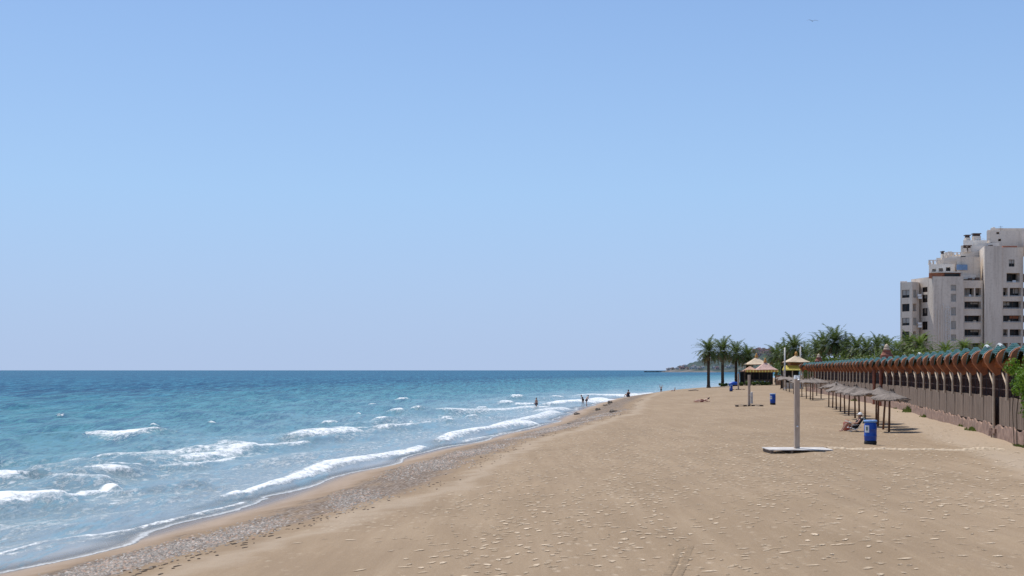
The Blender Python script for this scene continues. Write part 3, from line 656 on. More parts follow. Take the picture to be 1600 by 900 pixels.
# lattice rails and balusters between the columns
for i, (a, b) in enumerate(zip(CY, CY[1:])):
    broken = abs(a-CY[4]) < .1
    bm = bmesh.new(); g0 = .9 if broken else .06
    pts = [(a+g0), (b-.06 if not abs(b-CY[4]) < .1 else b-.75)]
    strip(bm, [pts[0]+(pts[1]-pts[0])*k/4 for k in range(5)], -.02, .04, .66, 2.06, .035); put('board_screen', bm, M['screen'])
    bm = bmesh.new(); nb = 9 if a < 110 else 5
    for k in range(1, nb):
        yk = a+(b-a)*k/nb; q0, q1 = L(yk,0,-.10,2.0), L(yk,0,-.10,3.15); tube(bm, [q0,q1], .022, 4)
    for z_ in (2.45,2.95): tube(bm, [L(a,0,-.10,z_), L(b,0,-.10,z_)], .03, 4)
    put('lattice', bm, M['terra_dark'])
    # spandrel vault: ogee opening between the columns, scalloped top
    n = 12; bm = bmesh.new(); top = []; rows = []
    for k in range(n+1):
        t = k/n; y = a+(b-a)*t; c = abs(2*t-1)              # 0 at the crown, 1 at the column
        zin = 4.12-.62*c**2.2; zout = 4.36-.46*c**1.6
        rows.append([bm.verts.new(L(y,0,v,z)) for v, z in ((.16,zin),(.16,zout),(-.3,zout-.2),(-1.34,3.60),(-1.34,3.45),(-.3,zin-.05))])
    for r0, r1 in zip(rows, rows[1:]):
        for q in range(6): bm.faces.new((r0[q],r0[(q+1)%6],r1[(q+1)%6],r1[q]))
    bm.faces.new(rows[0][::-1]); bm.faces.new(rows[-1]); v_ = put('vault', bm, M['terra'])
    bm = bmesh.new(); rows = []
    for k in range(n+1):
        t = k/n; y = a+.02+(b-a-.04)*t; c = abs(2*t-1); zo = 4.68-.60*c**1.5; o = .38+.14*(1-c)
        rows.append([bm.verts.new(L(y,0,v,z)) for v, z in ((o,zo-.42),(o+.03,zo-.34),(.22,zo-.02),(.05,zo),(-.32,zo-.42),(-.32,zo-.55),(.18,zo-.14))])
    for r0, r1 in zip(rows, rows[1:]):
        for q in range(7): bm.faces.new((r0[q],r0[(q+1)%7],r1[(q+1)%7],r1[q]))
    bm.faces.new(rows[0][::-1]); bm.faces.new(rows[-1])
    put('roof_tiles', bm, M['tile'])
    bm = bmesh.new()
    ks = range(4,n+1) if i in (3,4,12) else range(7,n); rim = [L(a+(b-a)*k/n, 0, .20, 4.69-.60*abs(2*k/n-1)**1.5) for k in ks]; tube(bm, rim, .07 if i in (3,4,12) else .035, 5); put('roof_edge', bm, M['tile_highlight'])  # pale strip painted in as the highlight along the roof crown
for i, y in enumerate(CY):
    red = y > 115 and min(abs(y-CY[19]), abs(y-CY[18])) < .1
    bm = bmesh.new(); base = L(y,0,.16,1.95 if not (i == 4 or red) else -.3); topp = L(y,0,.16,3.42)
    r_ = .075 if not red else .17; tube(bm, [base, (base+topp)/2, topp], [r_,r_*.9,r_], 8); put('column', bm, M['cream'] if not red else M['brickred'])
    # flared terracotta capital
    bm = bmesh.new(); prof = [(.10,3.12),(.26,3.30),(.44,3.52),(.62,3.78),(.68,4.02),(.60,4.22),(.42,4.38),(.18,4.46),(-.1,4.44),(-.1,3.2)]
    a_, b_, c_ = ([bm.verts.new(L(y,u*(1 if 0 < k < 8 else .8),v-(0 if u == 0 else .05),z)) for k,(v,z) in enumerate(prof)] for u in (-.12,0,.12))
    for r0, r1 in ((a_,b_),(b_,c_)):
        for q in range(len(prof)): bm.faces.new((r0[q],r0[(q+1)%len(prof)],r1[(q+1)%len(prof)],r1[q]))
    bm.faces.new(a_[::-1]); bm.faces.new(c_); put('capital', bm, M['terra'])
    bm = bmesh.new(); tube(bm, [L(y,0,v+.02,z+.02) for v, z in prof[4:8]], .02, 5); put('capital_rim', bm, M['tile_highlight'] if i%3 else M['tile'])  # pale rims are highlights painted on the fin's upper edge
    if y < 120:
        bm = bmesh.new(); pts = [L(y,1.0*math.sin(k/6*1.45),.22-.0*k,2.75+.62*(1-math.cos(k/6*1.45))) for k in range(7)]
        pts = [L(y,.05+1.0*math.sin(k/6*1.5),.18,2.55+.75*(k/6)**.55) for k in range(7)]
        tube(bm, pts, .04, 6); put('bracket', bm, M['cream'])
# rough crumbling pier where a screen is missing (its own part)
bm = bmesh.new()
for k in range(26): 
    y0 = CY[4]+random.uniform(-.5,.5); q = L(y0,0,random.uniform(-.15,.2),random.uniform(0,.45)); box(bm, q, (random.uniform(.12,.3),)*3, random.uniform(0,3))
put('rubble', bm, M['pinkstone'])
# brick turrets over the arcade
def turret(px, ybot, label):
    r_ = (px-HX)/F; y = 17.25/(r_-.157); P0, t, n = wall_frame(y); s = y/117.6
    e = empty('brick_turret', P0+n*-.5, label=label, cat='turret', group='brick turrets on the arcade')
    bm = bmesh.new(); lathe(bm, [(.62,4.15),(.66,4.4),(.58,4.45),(.60,4.85),(.52,4.95),(.40,5.15),(.40,5.3),(.44,5.34)], 12, jit=.02); obj('dome', bm, M['brickred'], e)
    bm = bmesh.new(); lathe(bm, [(.30,5.345),(.32,5.5),(.20,5.56),(.24,5.68),(.17,5.82),(.05,5.95)], 10, jit=.03); obj('finial', bm, M['cream'], e)
    bm = bmesh.new(); tube(bm, [(-.5,0,-.2),(-.5,0,4.14)], .16, 8); obj('pier', bm, M['brickred'], e)
    bm = bmesh.new(); tube(bm, [(.5,0,-.2),(.5,0,4.14)], .16, 8); obj('pier', bm, M['brickred'], e)
turret(1377,0,'red brick turret with a cream finial over the middle of the arcade'); turret(1274,0,'smaller far red brick turret near the end of the arcade')
# vine hanging over the near end of the wall
vy = 53.0; q = L(vy,0,.55,0)+ORG; e = empty('climbing_vine', q, label='bright green leafy vine spilling over the wall at the right edge', cat='vine')
bm = bmesh.new(); random.seed(12); blobs = []
for k in range(46):
    yy = random.uniform(-6.0,2.2); zz = random.uniform(1.5,4.0) if yy < .3 else random.uniform(2.5,3.8); pz = L(vy+yy,0,.25+random.uniform(0,.45),zz)+ORG-q; blobs.append((pz.x,pz.y,pz.z,random.uniform(.2,.42)))
leaf_clump(bm, blobs, 6500, .075); obj('foliage', bm, M['vine'], e)
bm = bmesh.new()
for b_ in blobs[::4]: tube(bm, [(b_[0]*.3,b_[1]*.6,0),(b_[0]*.6,b_[1]*.9,b_[2]*.5),(b_[0],b_[1],b_[2])], .02, 5)
obj('stem', bm, M['bark'], e)
# weeds at the wall foot
wg_ = 'weeds along the foot of the wall'
for (px_, py_, w_px, h_px, lab) in ((1427,645,30,13,'largest pale green weed clump against the pink plinth'),(1523,674,24,8,'second weed clump, low, near the broken screen'),(1446,652,9,6,'small tuft right of the largest weed clump'),(1405,639,9,5,'tiny tuft left of the largest weed clump'),(1507,669,9,5,'small tuft left of the low near weed clump'),
    (1342,626,26,6,'long flat weed strip seen between the parasol poles'),(1322,620,16,5,'yellow green weeds behind the middle parasols'),(1296,612,26,7,'weeds beyond the last parasol of the near row'),(1378,632,18,5,'weeds behind the nearest parasols'),(1596,699,10,6,'tuft at the right edge below the vine')):
    p = at(px_, py_); w_, h_ = w_px/F*p.y, h_px/F*p.y; e = empty('weed_clump', (p.x,p.y,gz(p.x,p.y)), label=lab, cat='weeds', group=wg_); bm = bmesh.new()
    for k in range(int(120+w_*180)):
        x_, y_ = random.gauss(0,w_*.24), random.gauss(0,.3+w_*.1); a = random.uniform(0,6.28); hh_ = h_*random.uniform(.4,1.0)*math.exp(-(x_/(w_*.45))**2); q0 = Vector((x_,y_,-.03)); d_ = Vector((math.cos(a),math.sin(a),0))
        tip = q0+d_*hh_*.5+Vector((0,0,hh_)); s_ = Vector((-d_.y,d_.x,0))*.035; mid_ = q0+d_*hh_*.2+Vector((0,0,hh_*.6))
        bm.faces.new([bm.verts.new(v) for v in (q0-s_*.5,q0+s_*.5,mid_+s_,tip,mid_-s_)])
    obj('foliage', bm, M['weed'], e)
p = at(1488,658); e = None
# ------------------------------------------------------------------ kiosks
def pyramid_roof(name, parent, mat, cx, cy, z0, z1, hw, hd, curve=.25, thick=.12, n=6, lantern=None):
    bm = bmesh.new(); rings = []
    for i in range(n+1):
        t = i/n; w = 1-t; z = z0+(z1-z0)*(t**(1+curve)) ; ring = []
        for a in range(4*6):
            s = a/6; k = int(s); f = s-k; cs = [(-1,-1),(1,-1),(1,1),(-1,1)]; c0, c1 = cs[k], cs[(k+1)%4]; ux, uy = c0[0]+(c1[0]-c0[0])*f, c0[1]+(c1[1]-c0[1])*f
            ring.append(bm.verts.new((ux*hw*max(w,.04), uy*hd*max(w,.04), z+(random.uniform(-.05,.05) if i == 0 else 0))))
        rings.append(ring)
    N = 24
    low = [bm.verts.new((v.co.x*.97, v.co.y*.97, v.co.z-thick)) for v in rings[0]]; rings.insert(0, low)
    for a, b in zip(rings, rings[1:]):
        for i in range(N): bm.faces.new((a[i],a[(i+1)%N],b[(i+1)%N],b[i]))
    bm.faces.new(rings[0][::-1]); bm.faces.new(rings[-1]); o = obj(name, bm, mat, parent, (cx,cy,0)); return o
K = at_depth(1188,285,2.0); k_ = empty('beach_kiosk', (K.x,K.y,2.0), label='beach bar with cream, pink and orange pointed roofs and a dark open front', cat='kiosk')
u = 285/F
def kx(px): return (px-1188)*u
def kz(py): return zpx(py,285)-2.0
random.seed(31)
r1 = pyramid_roof('roof', k_, M['roof_cream'], kx(1184), 1.5, kz(569), kz(557.5), 18*u, 18*u); 
r2 = pyramid_roof('roof', k_, M['roof_pink'], kx(1192.5), -2.2, kz(577.5), kz(565.5), 17*u, 15*u); r2['label'] = 'pink front roof'
r3 = pyramid_roof('roof', k_, M['roof_orange'], kx(1170), -1.6, kz(580), kz(572), 14*u, 12*u); r3['label'] = 'low orange roof on the left'
for r_, cx, z_ in ((r1,0,kz(558)),(r2,0,kz(566))):
    bm = bmesh.new(); lathe(bm, [(.42,z_-.05),(.46,z_+.1),(.30,z_+.2),(.36,z_+.42),(.16,z_+.6),(.20,z_+.8),(.03,z_+1.0)], 10); obj('finial', bm, M['gold'], r_, smooth=True)
# fringe boards under the eaves, alternating colours
bm = bmesh.new(); bm2 = bmesh.new()
for k in range(22):
    x_ = kx(1160)+(kx(1209)-kx(1160))*k/21; bbox(bm if k%2 else bm2, x_-.16,x_+.16,-4.25,-4.15,kz(581.5),kz(577.6)+random.uniform(-.05,.05))
obj('fringe', bm, M['yellow'], k_); o = obj('fringe', bm2, M['gold'], k_); o['label'] = 'orange fringe boards'
for px_ in (1158,1168,1181,1194,1208):
    for y_ in (-4.0, 2.5):
        bm = bmesh.new(); tube(bm, [(kx(px_),y_,-.1),(kx(px_),y_,kz(578))], .10, 6); obj('post', bm, M['bark'], k_)
bm = bmesh.new(); bbox(bm, kx(1160),kx(1212),3.0,3.2,0,kz(579)); obj('back_wall', bm, M['dark'], k_)
bm = bmesh.new(); bbox(bm, kx(1165),kx(1204),.3,1.0,0,1.15); bbox(bm, kx(1164),kx(1205),.2,1.1,1.153,1.22); obj('counter', bm, M['wood'], k_)
for px_ in (1207.5,1211.5):
    bm = bmesh.new(); bbox(bm, kx(px_)-.27,kx(px_)+.27,-4.6,-4.5,0.02,2.15); obj('door', bm, simple('orange_brown_door',(.36,.19,.10),.7,.2,4) if px_ < 1210 else bpy.data.materials['orange_brown_door'], k_)
bm = bmesh.new(); bbox(bm, kx(1205),kx(1213.5),-4.44,-4.3,0,2.25); obj('door_frame', bm, M['wood'], k_)
for i, (px_, w_, lab) in enumerate(((1160,1.6,'left end of the low hedge before the kiosk'),(1169,1.8,'hedge bush second from the left before the kiosk'),(1180,1.8,'hedge bush in the middle before the kiosk'),(1191,1.8,'hedge bush right of the middle before the kiosk'),(1200,1.6,'hedge bush left of the kiosk doors'))):
    p = at_depth(px_, 280); bush((p.x,p.y,gz(p.x,p.y)), w_, 1.15+.15*(i%2), lab, group='hedge before the kiosk', n=600, leaf=.12, mat='bush')
# white chairs stacked inside the kiosk front
random.seed(8)
def chair_at(p, rz):
    e = empty('plastic_chair', p, rz); 
    bm = bmesh.new(); bbox(bm,-.24,.24,-.24,.24,.42,.45); obj('seat', bm, M['metal'], e)
    bm = bmesh.new(); bbox(bm,-.24,.24,.22,.26,.453,.90); obj('backrest', bm, M['metal'], e)
    for sx_ in (-1,1):
        for sy_ in (-1,1):
            bm = bmesh.new(); tube(bm, [(sx_*.24,sy_*.24,0),(sx_*.21,sy_*.21,.418)], .02, 5); obj('leg', bm, M['metal'], e)
    return e
c0 = chair_at((K.x+kx(1176),281.6,gz(K.x,281)),.3)
for i, (px_, yy, rz, lab) in enumerate(((1176,281.8,.3,'leftmost white chair under the kiosk roof'),(1184,281.9,-.5,'second white chair from the left under the kiosk roof'),(1190,281.7,2.8,'third white chair from the left under the kiosk roof'),(1197,281.9,.9,'rightmost white chair under the kiosk roof'))):
    c = c0 if i == 0 else copy_tree(c0); c.location = (K.x+kx(px_), yy, 2.0); c.rotation_euler[2] = rz; tag(c, lab, 'chair', 'white chairs at the kiosk')
# second kiosk
K2 = at_depth(1244,226,2.0); k2 = empty('snack_kiosk', (K2.x,K2.y,2.0), label='small pagoda kiosk with cream pointed roof and yellow awning', cat='kiosk'); u2 = 226/F
def qx(px): return (px-1244)*u2
def qz(py): return zpx(py,226)-2.0
rr_ = pyramid_roof('roof', k2, M['roof_cream'], 0, 0, qz(565.5), qz(554.5), 18.5*u2, 18*u2)
bm = bmesh.new(); lathe(bm, [(.30,qz(556)),(.32,qz(555)),(.20,qz(554)),(.30,qz(552.5)),(.22,qz(551)),(.03,qz(549))], 10); obj('finial', bm, M['gold'], rr_, smooth=True)
bm = bmesh.new(); bbox(bm, qx(1233),qx(1255),-1.1,1.1,qz(572),qz(565.8)); obj('upper_band', bm, simple('dark_orange_band',(.30,.13,.05),.8,.3,3), k2)
bm = bmesh.new()
v = [bm.verts.new(c) for c in ((qx(1217),-2.9,qz(577.5)),(qx(1250),-2.9,qz(577.5)),(qx(1246),-1.2,qz(571)),(qx(1223),-1.2,qz(571)))]; f = bm.faces.new(v); bmesh.ops.solidify(bm, geom=[f], thickness=.06)
bbox(bm, qx(1217),qx(1250),-2.93,-2.90,qz(579),qz(577.5)); obj('awning', bm, M['yellow'], k2)
bm = bmesh.new(); bbox(bm, qx(1222),qx(1250),.9,1.1,0,qz(572.3)); obj('back_wall', bm, M['dark'], k2)
bm = bmesh.new(); bbox(bm, qx(1224),qx(1249),-1.2,-.6,0,1.1); obj('counter', bm, M['white'], k2)
for px_ in (1219,1233,1249):
    bm = bmesh.new(); tube(bm, [(qx(px_),-2.7,-.1),(qx(px_),-2.7,qz(577.8))], .09, 6); obj('post', bm, M['cream'], k2)
for (px_, Yd, yt, lab) in ((1226.3,214,543,'left white pole rising beside the yellow awning'),(1250.7,238,541,'right white pole behind the pointed kiosk roof')):
    p = at_depth(px_, Yd); e = empty('white_mast', (p.x,p.y,2.0), label=lab, cat='pole', group='white poles at the kiosks'); hh_ = zpx(yt,Yd)-2
    bm = bmesh.new(); tube(bm, [(0,0,-.2),(0,0,hh_)], [.16,.13], 10); obj('pole', bm, M['white'], e, smooth=True)
    bm = bmesh.new(); lathe(bm, [(.25,-.1),(.25,.25),(.17,.3)], 10); obj('base', bm, M['white'], e)

# ------------------------------------------------------------------ apartment block
YB = 265.0; UB = YB/F
B0 = Vector(((1500-HX)*UB, YB, 2.0)); bld = empty('apartment_block', B0, label='large stepped grey-beige apartment block with dark balconies and roof terraces', cat='building')
def bx(px): return (px-1500)*UB
def bz(py): return zpx(py,YB)-2.0
def block(name, foot, z0, z1, ops, mat, parent=bld, cap=True, recess=None, ret=False):
    """footprint counter-clockwise; ops = {edge: [(s0,s1,z0,z1,depth)]} openings with reveals"""
    bm = bmesh.new(); n = len(foot); holes = []
    for e_ in range(n):
        p, q = Vector((*foot[e_],0)), Vector((*foot[(e_+1)%n],0)); Ld = (q-p).length; d = (q-p).normalized(); out = Vector((d.y,-d.x,0)); O = ops.get(e_, [])
        xs = sorted({0,Ld,*[o[0] for o in O],*[o[1] for o in O]}); zs = sorted({z0,z1,*[o[2] for o in O],*[o[3] for o in O]})
        for x0,x1 in zip(xs,xs[1:]):
            for a,b in zip(zs,zs[1:]):
                if x1-x0 < 1e-4 or b-a < 1e-4: continue
                cx,cz = (x0+x1)/2,(a+b)/2
                if any(o[0]<cx<o[1] and o[2]<cz<o[3] for o in O): continue
                bm.faces.new([bm.verts.new(p+d*x+Vector((0,0,z))) for x,z in ((x0,a),(x1,a),(x1,b),(x0,b))])
        for o in O:
            dp = o[4]; c = [(o[0],o[2]),(o[1],o[2]),(o[1],o[3]),(o[0],o[3])]
            F0 = [p+d*x+Vector((0,0,z)) for x,z in c]; F1 = [v-out*dp for v in F0]
            for i in range(4): bm.faces.new([bm.verts.new(v) for v in (F0[i],F1[i],F1[(i+1)%4],F0[(i+1)%4])])
            holes.append((p,d,out,o,F1))
    bm.faces.new([bm.verts.new((x,y,z1)) for x,y in foot])
    w = obj(name, bm, mat, parent)
    for (p,d,out,o,F1) in holes:
        s0,s1,a,b,dp = o[:5]; st = o[5] if len(o) > 5 else 'win'; ang = math.atan2(d.y,d.x); org = p+d*s0-out*dp
        M_ = Matrix.Translation(org)@Matrix.Rotation(ang,4,'Z'); W_l, H_l = s1-s0, b-a
        bm = bmesh.new(); f_ = .07 if dp < 1 else .09      # frame with mullions, the pane behind it
        for (x0,x1,zz0,zz1) in [(0,W_l,a,a+f_),(0,W_l,b-f_,b),(0,f_,a+f_,b-f_),(W_l-f_,W_l,a+f_,b-f_)]+[(W_l*t-f_/2,W_l*t+f_/2,a+f_,b-f_) for t in ((.5,) if W_l < 2.4 else (.33,.66))]:
            box(bm, ((x0+x1)/2,-.05,(zz0+zz1)/2), (x1-x0,.08,zz1-zz0), M=M_)
        fr = obj('window_frame' if dp < 1 else 'balcony_door', bm, M['frame'] if st != 'white' else M['curtain'], w)
        bm = bmesh.new(); box(bm, (W_l/2,.005,(a+b)/2), (W_l-.01,.02,H_l-.01), M=M_); obj('pane', bm, M['curtain'] if st == 'white' else M['glass'], w)
        q_ = random.random()
        if st != 'white' and q_ < .55 and W_l > .6:      # roller blind or curtain behind part of the opening
            bm = bmesh.new(); c0_ = random.choice((0,.33,.5)) if W_l > 2 else 0; w2 = W_l*random.choice((.33,.5)) if W_l > 2 else W_l; d2 = H_l*random.uniform(.25,.8 if dp < 1 else 1)
            box(bm, (min(c0_*W_l+w2/2, W_l-w2/2),-.025,b-d2/2), (w2-.06,.02,d2-.04), M=M_); obj('blind', bm, random.choice((M['curtain'],M['render_dark'],M['roof_tile'] if q_ < .08 else M['curtain'])), w)
        if dp >= 1:
            bm = bmesh.new(); box(bm, (W_l/2,-dp-.05,a-.06), (W_l+.3,.12,.12), M=M_); obj('sill', bm, M['render_lite'], w)
            if random.random() < .7:
                bm = bmesh.new(); xx = random.uniform(.3,W_l-.3) if W_l > 1 else W_l/2; box(bm, (xx,-dp+.6,a+.25), (random.uniform(.3,.7),.35,.5), M=M_); obj('balcony_furniture', bm, random.choice((M['metal'],M['frame'],M['cream'])), w)
        if dp >= 1:
            bm = bmesh.new()
            tube(bm, [M_@Vector((0,-dp+.1,a+.18)), M_@Vector((W_l,-dp+.1,a+.18))], .035, 4)
            for k in range(int(W_l/.35)): tube(bm, [M_@Vector((k*.35,-dp+.1,a)), M_@Vector((k*.35,-dp+.1,a+.18))], .02, 4)
            obj('railing', bm, M['metal'], w)
    return w
SKW = .40
def rect(x0,x1,y0,y1): return [(x0,y0),(x1,y0),(x1,y1),(min(x0+SKW*(y1-y0),x1-.3),y1)]
G = -1.0
# west wing
def rows(s0, s1, pys, dp, st='win'): return [(s0,s1,bz(b),bz(a),dp,st) for a,b in pys]
WY = [(452,464.5),(474,486),(496,508),(517.5,529),(539,550)]
f1 = [(bx(1414),3.2),(bx(1426.5),0.6),(bx(1441),2.0),(bx(1441)+5,16),(bx(1414)+SKW*13,16)]
L1 = math.hypot(bx(1426.5)-bx(1414),2.6); L2 = math.hypot(bx(1441)-bx(1426.5),1.4)
block('west_wing', f1, G, bz(440), {0:rows(L1*.15,L1*.78,WY,.18), 1:rows(L2*.15,L2*.62,[WY[0],WY[2],WY[4]],.2,'white')+rows(L2*.15,L2*.62,[WY[1],WY[3]],.9)}, M['render'])
# corner tower
f2 = [(bx(1439),6.5),(bx(1453.5),-2.0),(bx(1500),-2.0),(bx(1500)+5,12),(bx(1439)+SKW*6,12)]
l0 = math.hypot(bx(1453.5)-bx(1439),8.5); l1 = bx(1500)-bx(1453.5)
def sx1(px): return bx(px)-bx(1453.5)
TY = [(460,472),(481,493.5),(502,515),(523,533)]
block('corner_tower', f2, G, bz(433), {0:rows(l0*.50,l0*.74,[(448,456)]+TY,.2), 1:rows(sx1(1480.5),sx1(1488.5),[(446,455)]+TY,.22,'white')}, M['render'])
bm = bmesh.new(); bbox(bm, bx(1448),bx(1497),-1.5,-1.3,bz(435)-.1,bz(427.5)); tv = obj('terrace_screen', bm, M['roof_tile'], bld)
bm = bmesh.new(); bbox(bm, bx(1472),bx(1495),-1.75,-1.6,bz(434.5),bz(428.5)); obj('terrace_window', bm, M['glass'], bld)
block('terrace_roof', rect(bx(1449),bx(1500),-2.2,3.0), bz(427.2), bz(425.5), {}, M['render_lite'])
# vertical grille (service shaft) on the tower face
bm = bmesh.new()
for px_ in (1457,1461,1465,1469,1473,1476.5): bbox(bm, bx(px_)-.05,bx(px_)+.05,-2.16,-2.02,bz(545),bz(random.uniform(470,486)))
obj('grille', bm, M['render_lite'], bld)
bm = bmesh.new()
for k in range(9): 
    z_ = bz(545-7.2*k); tube(bm, [(bx(1471),-2.25,z_),(bx(1479),-2.25,z_+.75)], .04, 4); tube(bm, [(bx(1479),-2.25,z_+.85),(bx(1471),-2.25,z_+.85)], .04, 4)
for px_ in (1471,1479): tube(bm, [(bx(px_),-2.25,G),(bx(px_),-2.25,bz(486))], .05, 4)
obj('stair_rail', bm, M['metal'], bld)
# middle bay with recessed balconies
BY = [(450,463.3),(471,482.6),(493,503.7),(514.7,526),(536,547)]
def bay(name, x0, x1, yo, top, cols, tops, back=12, name_i=0):
    O = []
    for i, (a,b) in enumerate(BY):
        wide = i in ((1,2,3,4) if name_i == 0 else (1,2))
        for (c0,c1) in ([cols[0],(cols[1][0],cols[2][1])] if wide and name_i == 0 else [(cols[0][0],cols[1][1])]+cols[2:] if wide and name_i == 1 else cols): O.append((bx(c0)-bx(x0),bx(c1)-bx(x0),bz(b),bz(a),1.5))
    O += [(bx(c0)-bx(x0),bx(c1)-bx(x0),bz(b),bz(a),dp) for (c0,c1,a,b,dp) in tops]
    return block(name, rect(bx(x0),bx(x1),yo,back), G, bz(top), {0:O}, M['render'])
bay('balcony_bay', 1500.1, 1536, .2, 438, [(1501,1503.6),(1507.5,1522.5),(1524.5,1533.5)], [])
bay('balcony_bay', 1562, 1597, -.6, 387, [(1565.5,1573),(1576,1594)], [(1571,1592,427,441.5,2.2),(1574.5,1583.5,406,417,.25)], name_i=1)
bay('balcony_bay', 1597.1, 1662, -1.6, 372, [(1598.5,1613),(1618,1634),(1640,1656)], [(1598.5,1606,407,421,.5),(1599,1612,428,441,1.8),(1618,1634,427,441,1.8),(1640,1656,427,441,1.8),(1618,1634,406,418,.4)], name_i=1)
block('pier_wall', rect(bx(1535.5),bx(1562.5),-1.0,12), G, bz(385), {}, M['render'])
block('upper_wall', rect(bx(1501),bx(1537.5),2.2,10), bz(438)+.003, bz(400), {}, M['render'])
bm = bmesh.new(); bbox(bm, bx(1499),bx(1516),1.6,1.75,bz(421),bz(412.5)); obj('glass_parapet', bm, M['blueglass'], bld)
bm = bmesh.new(); bbox(bm, bx(1500),bx(1530),1.7,2.1,bz(435),bz(428.5)); obj('terrace_wall', bm, M['render_lite'], bld)
bm = bmesh.new(); bbox(bm, bx(1516),bx(1522),.9,1.4,bz(438)+.003,bz(434)); bbox(bm, bx(1527),bx(1533),.9,1.4,bz(438)+.003,bz(433)); obj('terrace_furniture', bm, M['frame'], bld)
# stepped roof terraces
def step(x0,x1,y0,y1,top,bot,wins=(), mat='render_lite', mer=0):
    w = block('roof_step', rect(bx(x0),bx(x1),y0,y1), bz(bot), bz(top), {0:[(bx(a)-bx(x0),bx(b)-bx(x0),bz(d),bz(c),.5) for a,b,c,d in wins]}, M[mat])
    if mer:
        bm = bmesh.new(); x_ = bx(x0)
        while x_ < bx(x0)+mer*UB: bbox(bm, x_,x_+.36,y0+.02,y0+.35,bz(top)+.003,bz(top)+.75); x_ += .85
        tube(bm, [(bx(x0),y0+.2,bz(top)+.82),(bx(x0)+mer*UB,y0+.2,bz(top)+.82)], .09, 4); obj('balustrade', bm, M['render'], w)
step(1460,1501,3.5,14,410.5,433,[(1465,1471.5,418,423.5),(1475.5,1482.5,417,423),(1487,1494.5,415.5,421.5)],'render_lite',22)
step(1478,1531,6,18,399,433,[(1515,1523,400.5,404.5)],'render_lite',0); step(1500,1533,9,20,394,400,[],'render_lite',30)
step(1482,1487,4.2,5.4,400,411,[],'render',0)
step(1525,1566,9,20,377,400,[(1532,1537,380,385)],'render_lite',0)
step(1550,1590,10,20,372,392,[(1571,1576,383,387)],'render_lite',0)
step(1537,1575,12,22,366,380,[(1549,1553,375.5,379)],'render_lite',0)
step(1578,1640,13,25,350.5,392,[(1594,1599,351.8,355.5),(1597,1602,363,367),(1584,1588,369,372)],'render',0)
step(1590,1700,15,28,344,360,[],'render',0)
step(1508,1516,10,12,389,394.5,[],'render',0); step(1520,1526,10,13,390.5,394.5,[],'render',0); step(1556,1562,11,13,374,377.5,[],'render',0)
step(1655,1700,0,12,365,560,[(1668,1680,451,463),(1668,1680,471,483),(1668,1680,493,504)],'render',0)
random.seed(61)
for (x0,x1,y0,pt,pb) in ((1463,1466,4.2,407.5,410.5),(1490,1494,7.2,395.5,399),(1498,1503,7.5,393.5,399),(1505,1513,12.5,386,394),(1517,1524,14,383,394),(1564,1569,12.2,368.5,372),(1577,1580,11.5,367,372),(1586,1592,15.5,346.5,350.5),(1598,1602,16.5,341,344)):
    step(x0,x1,y0,y0+1.4,pt,pb,[],random.choice(('render','render_lite')),0)
for (x0,x1,y0,pz) in ((1504,1512,9.2,394),(1532,1545,9.3,377),(1553,1566,10.2,372),(1460,1478,3.7,410.5)):
    bm = bmesh.new(); z_ = bz(pz); n_ = int((x1-x0)*UB/.5)
    for k in range(n_+1): x_ = bx(x0)+(bx(x1)-bx(x0))*k/n_; tube(bm, [(x_,y0,z_),(x_,y0,z_+.95)], .035, 4)
    tube(bm, [(bx(x0),y0,z_+.95),(bx(x1),y0,z_+.95)], .05, 4); obj('railing', bm, M['metal'], bld)
bm = bmesh.new(); bbox(bm, bx(1566),bx(1588),-.4,1.6,bz(387)+.003,bz(385.2)+.1); obj('roof_edge', bm, M['roof_tile'], bld)
for (x0,x1,a,b) in ((1544,1551.5,361,368),(1556.5,1568.5,358.5,367.5),(1529,1533.5,381.5,386),(1536,1540.5,381.5,386),(1484.5,1487.5,393.5,400),(1572,1574.5,381,385)):
    bm = bmesh.new(); yy = 13 if b < 370 else 8.5 if b < 390 else 4.8; bbox(bm, bx(x0),bx(x1),yy,yy+1.1,bz(b)-.3,bz(a)); ch = obj('chimney', bm, M['render'], bld)
    bm = bmesh.new(); n_ = max(2,int((x1-x0)/2)); 
    for k in range(n_): x_ = bx(x0)+(bx(x1)-bx(x0))*(k+.5)/n_; bbox(bm, x_-.09,x_+.09,yy+.2,yy+.9,bz(a)+.003,bz(a)+.45)
    bbox(bm, bx(x0)-.1,bx(x1)+.1,yy-.1,yy+1.2,bz(a)+.453,bz(a)+.65); obj('chimney_cap', bm, M['frame'], ch)
for (px_, z0_, z1_) in ((1523,394,384),(1581,350.5,341),(1469,410,402),(1495,398,391)):
    bm = bmesh.new(); q = Vector((bx(px_)+3.2, 14 if z0_ < 380 else 10, bz(z0_)-.5)); tube(bm, [q, Vector((q.x,q.y,bz(z1_)))], .04, 4)
    for k in range(3): tube(bm, [Vector((q.x-.5,q.y,bz(z1_)-.2-.3*k)), Vector((q.x+.5,q.y,bz(z1_)-.2-.3*k))], .025, 4)
    obj('aerial', bm, M['frame'], bld)
bm = bmesh.new(); x_ = bx(1414)
for k in range(5): bbox(bm, bx(1415+k*2.2),bx(1416.2+k*2.2),3.3,3.6,bz(440)+.003,bz(437.6))
obj('balustrade', bm, M['render'], bld)
for px_, z_ in ((1439,459),(1440,463),(1439.5,503.5),(1440,508)):
    bm = bmesh.new(); bbox(bm, bx(px_)-.45,bx(px_)+.35,.7,1.2,bz(z_+3.5),bz(z_)); o = obj('air_conditioner', bm, M['metal'], bld)

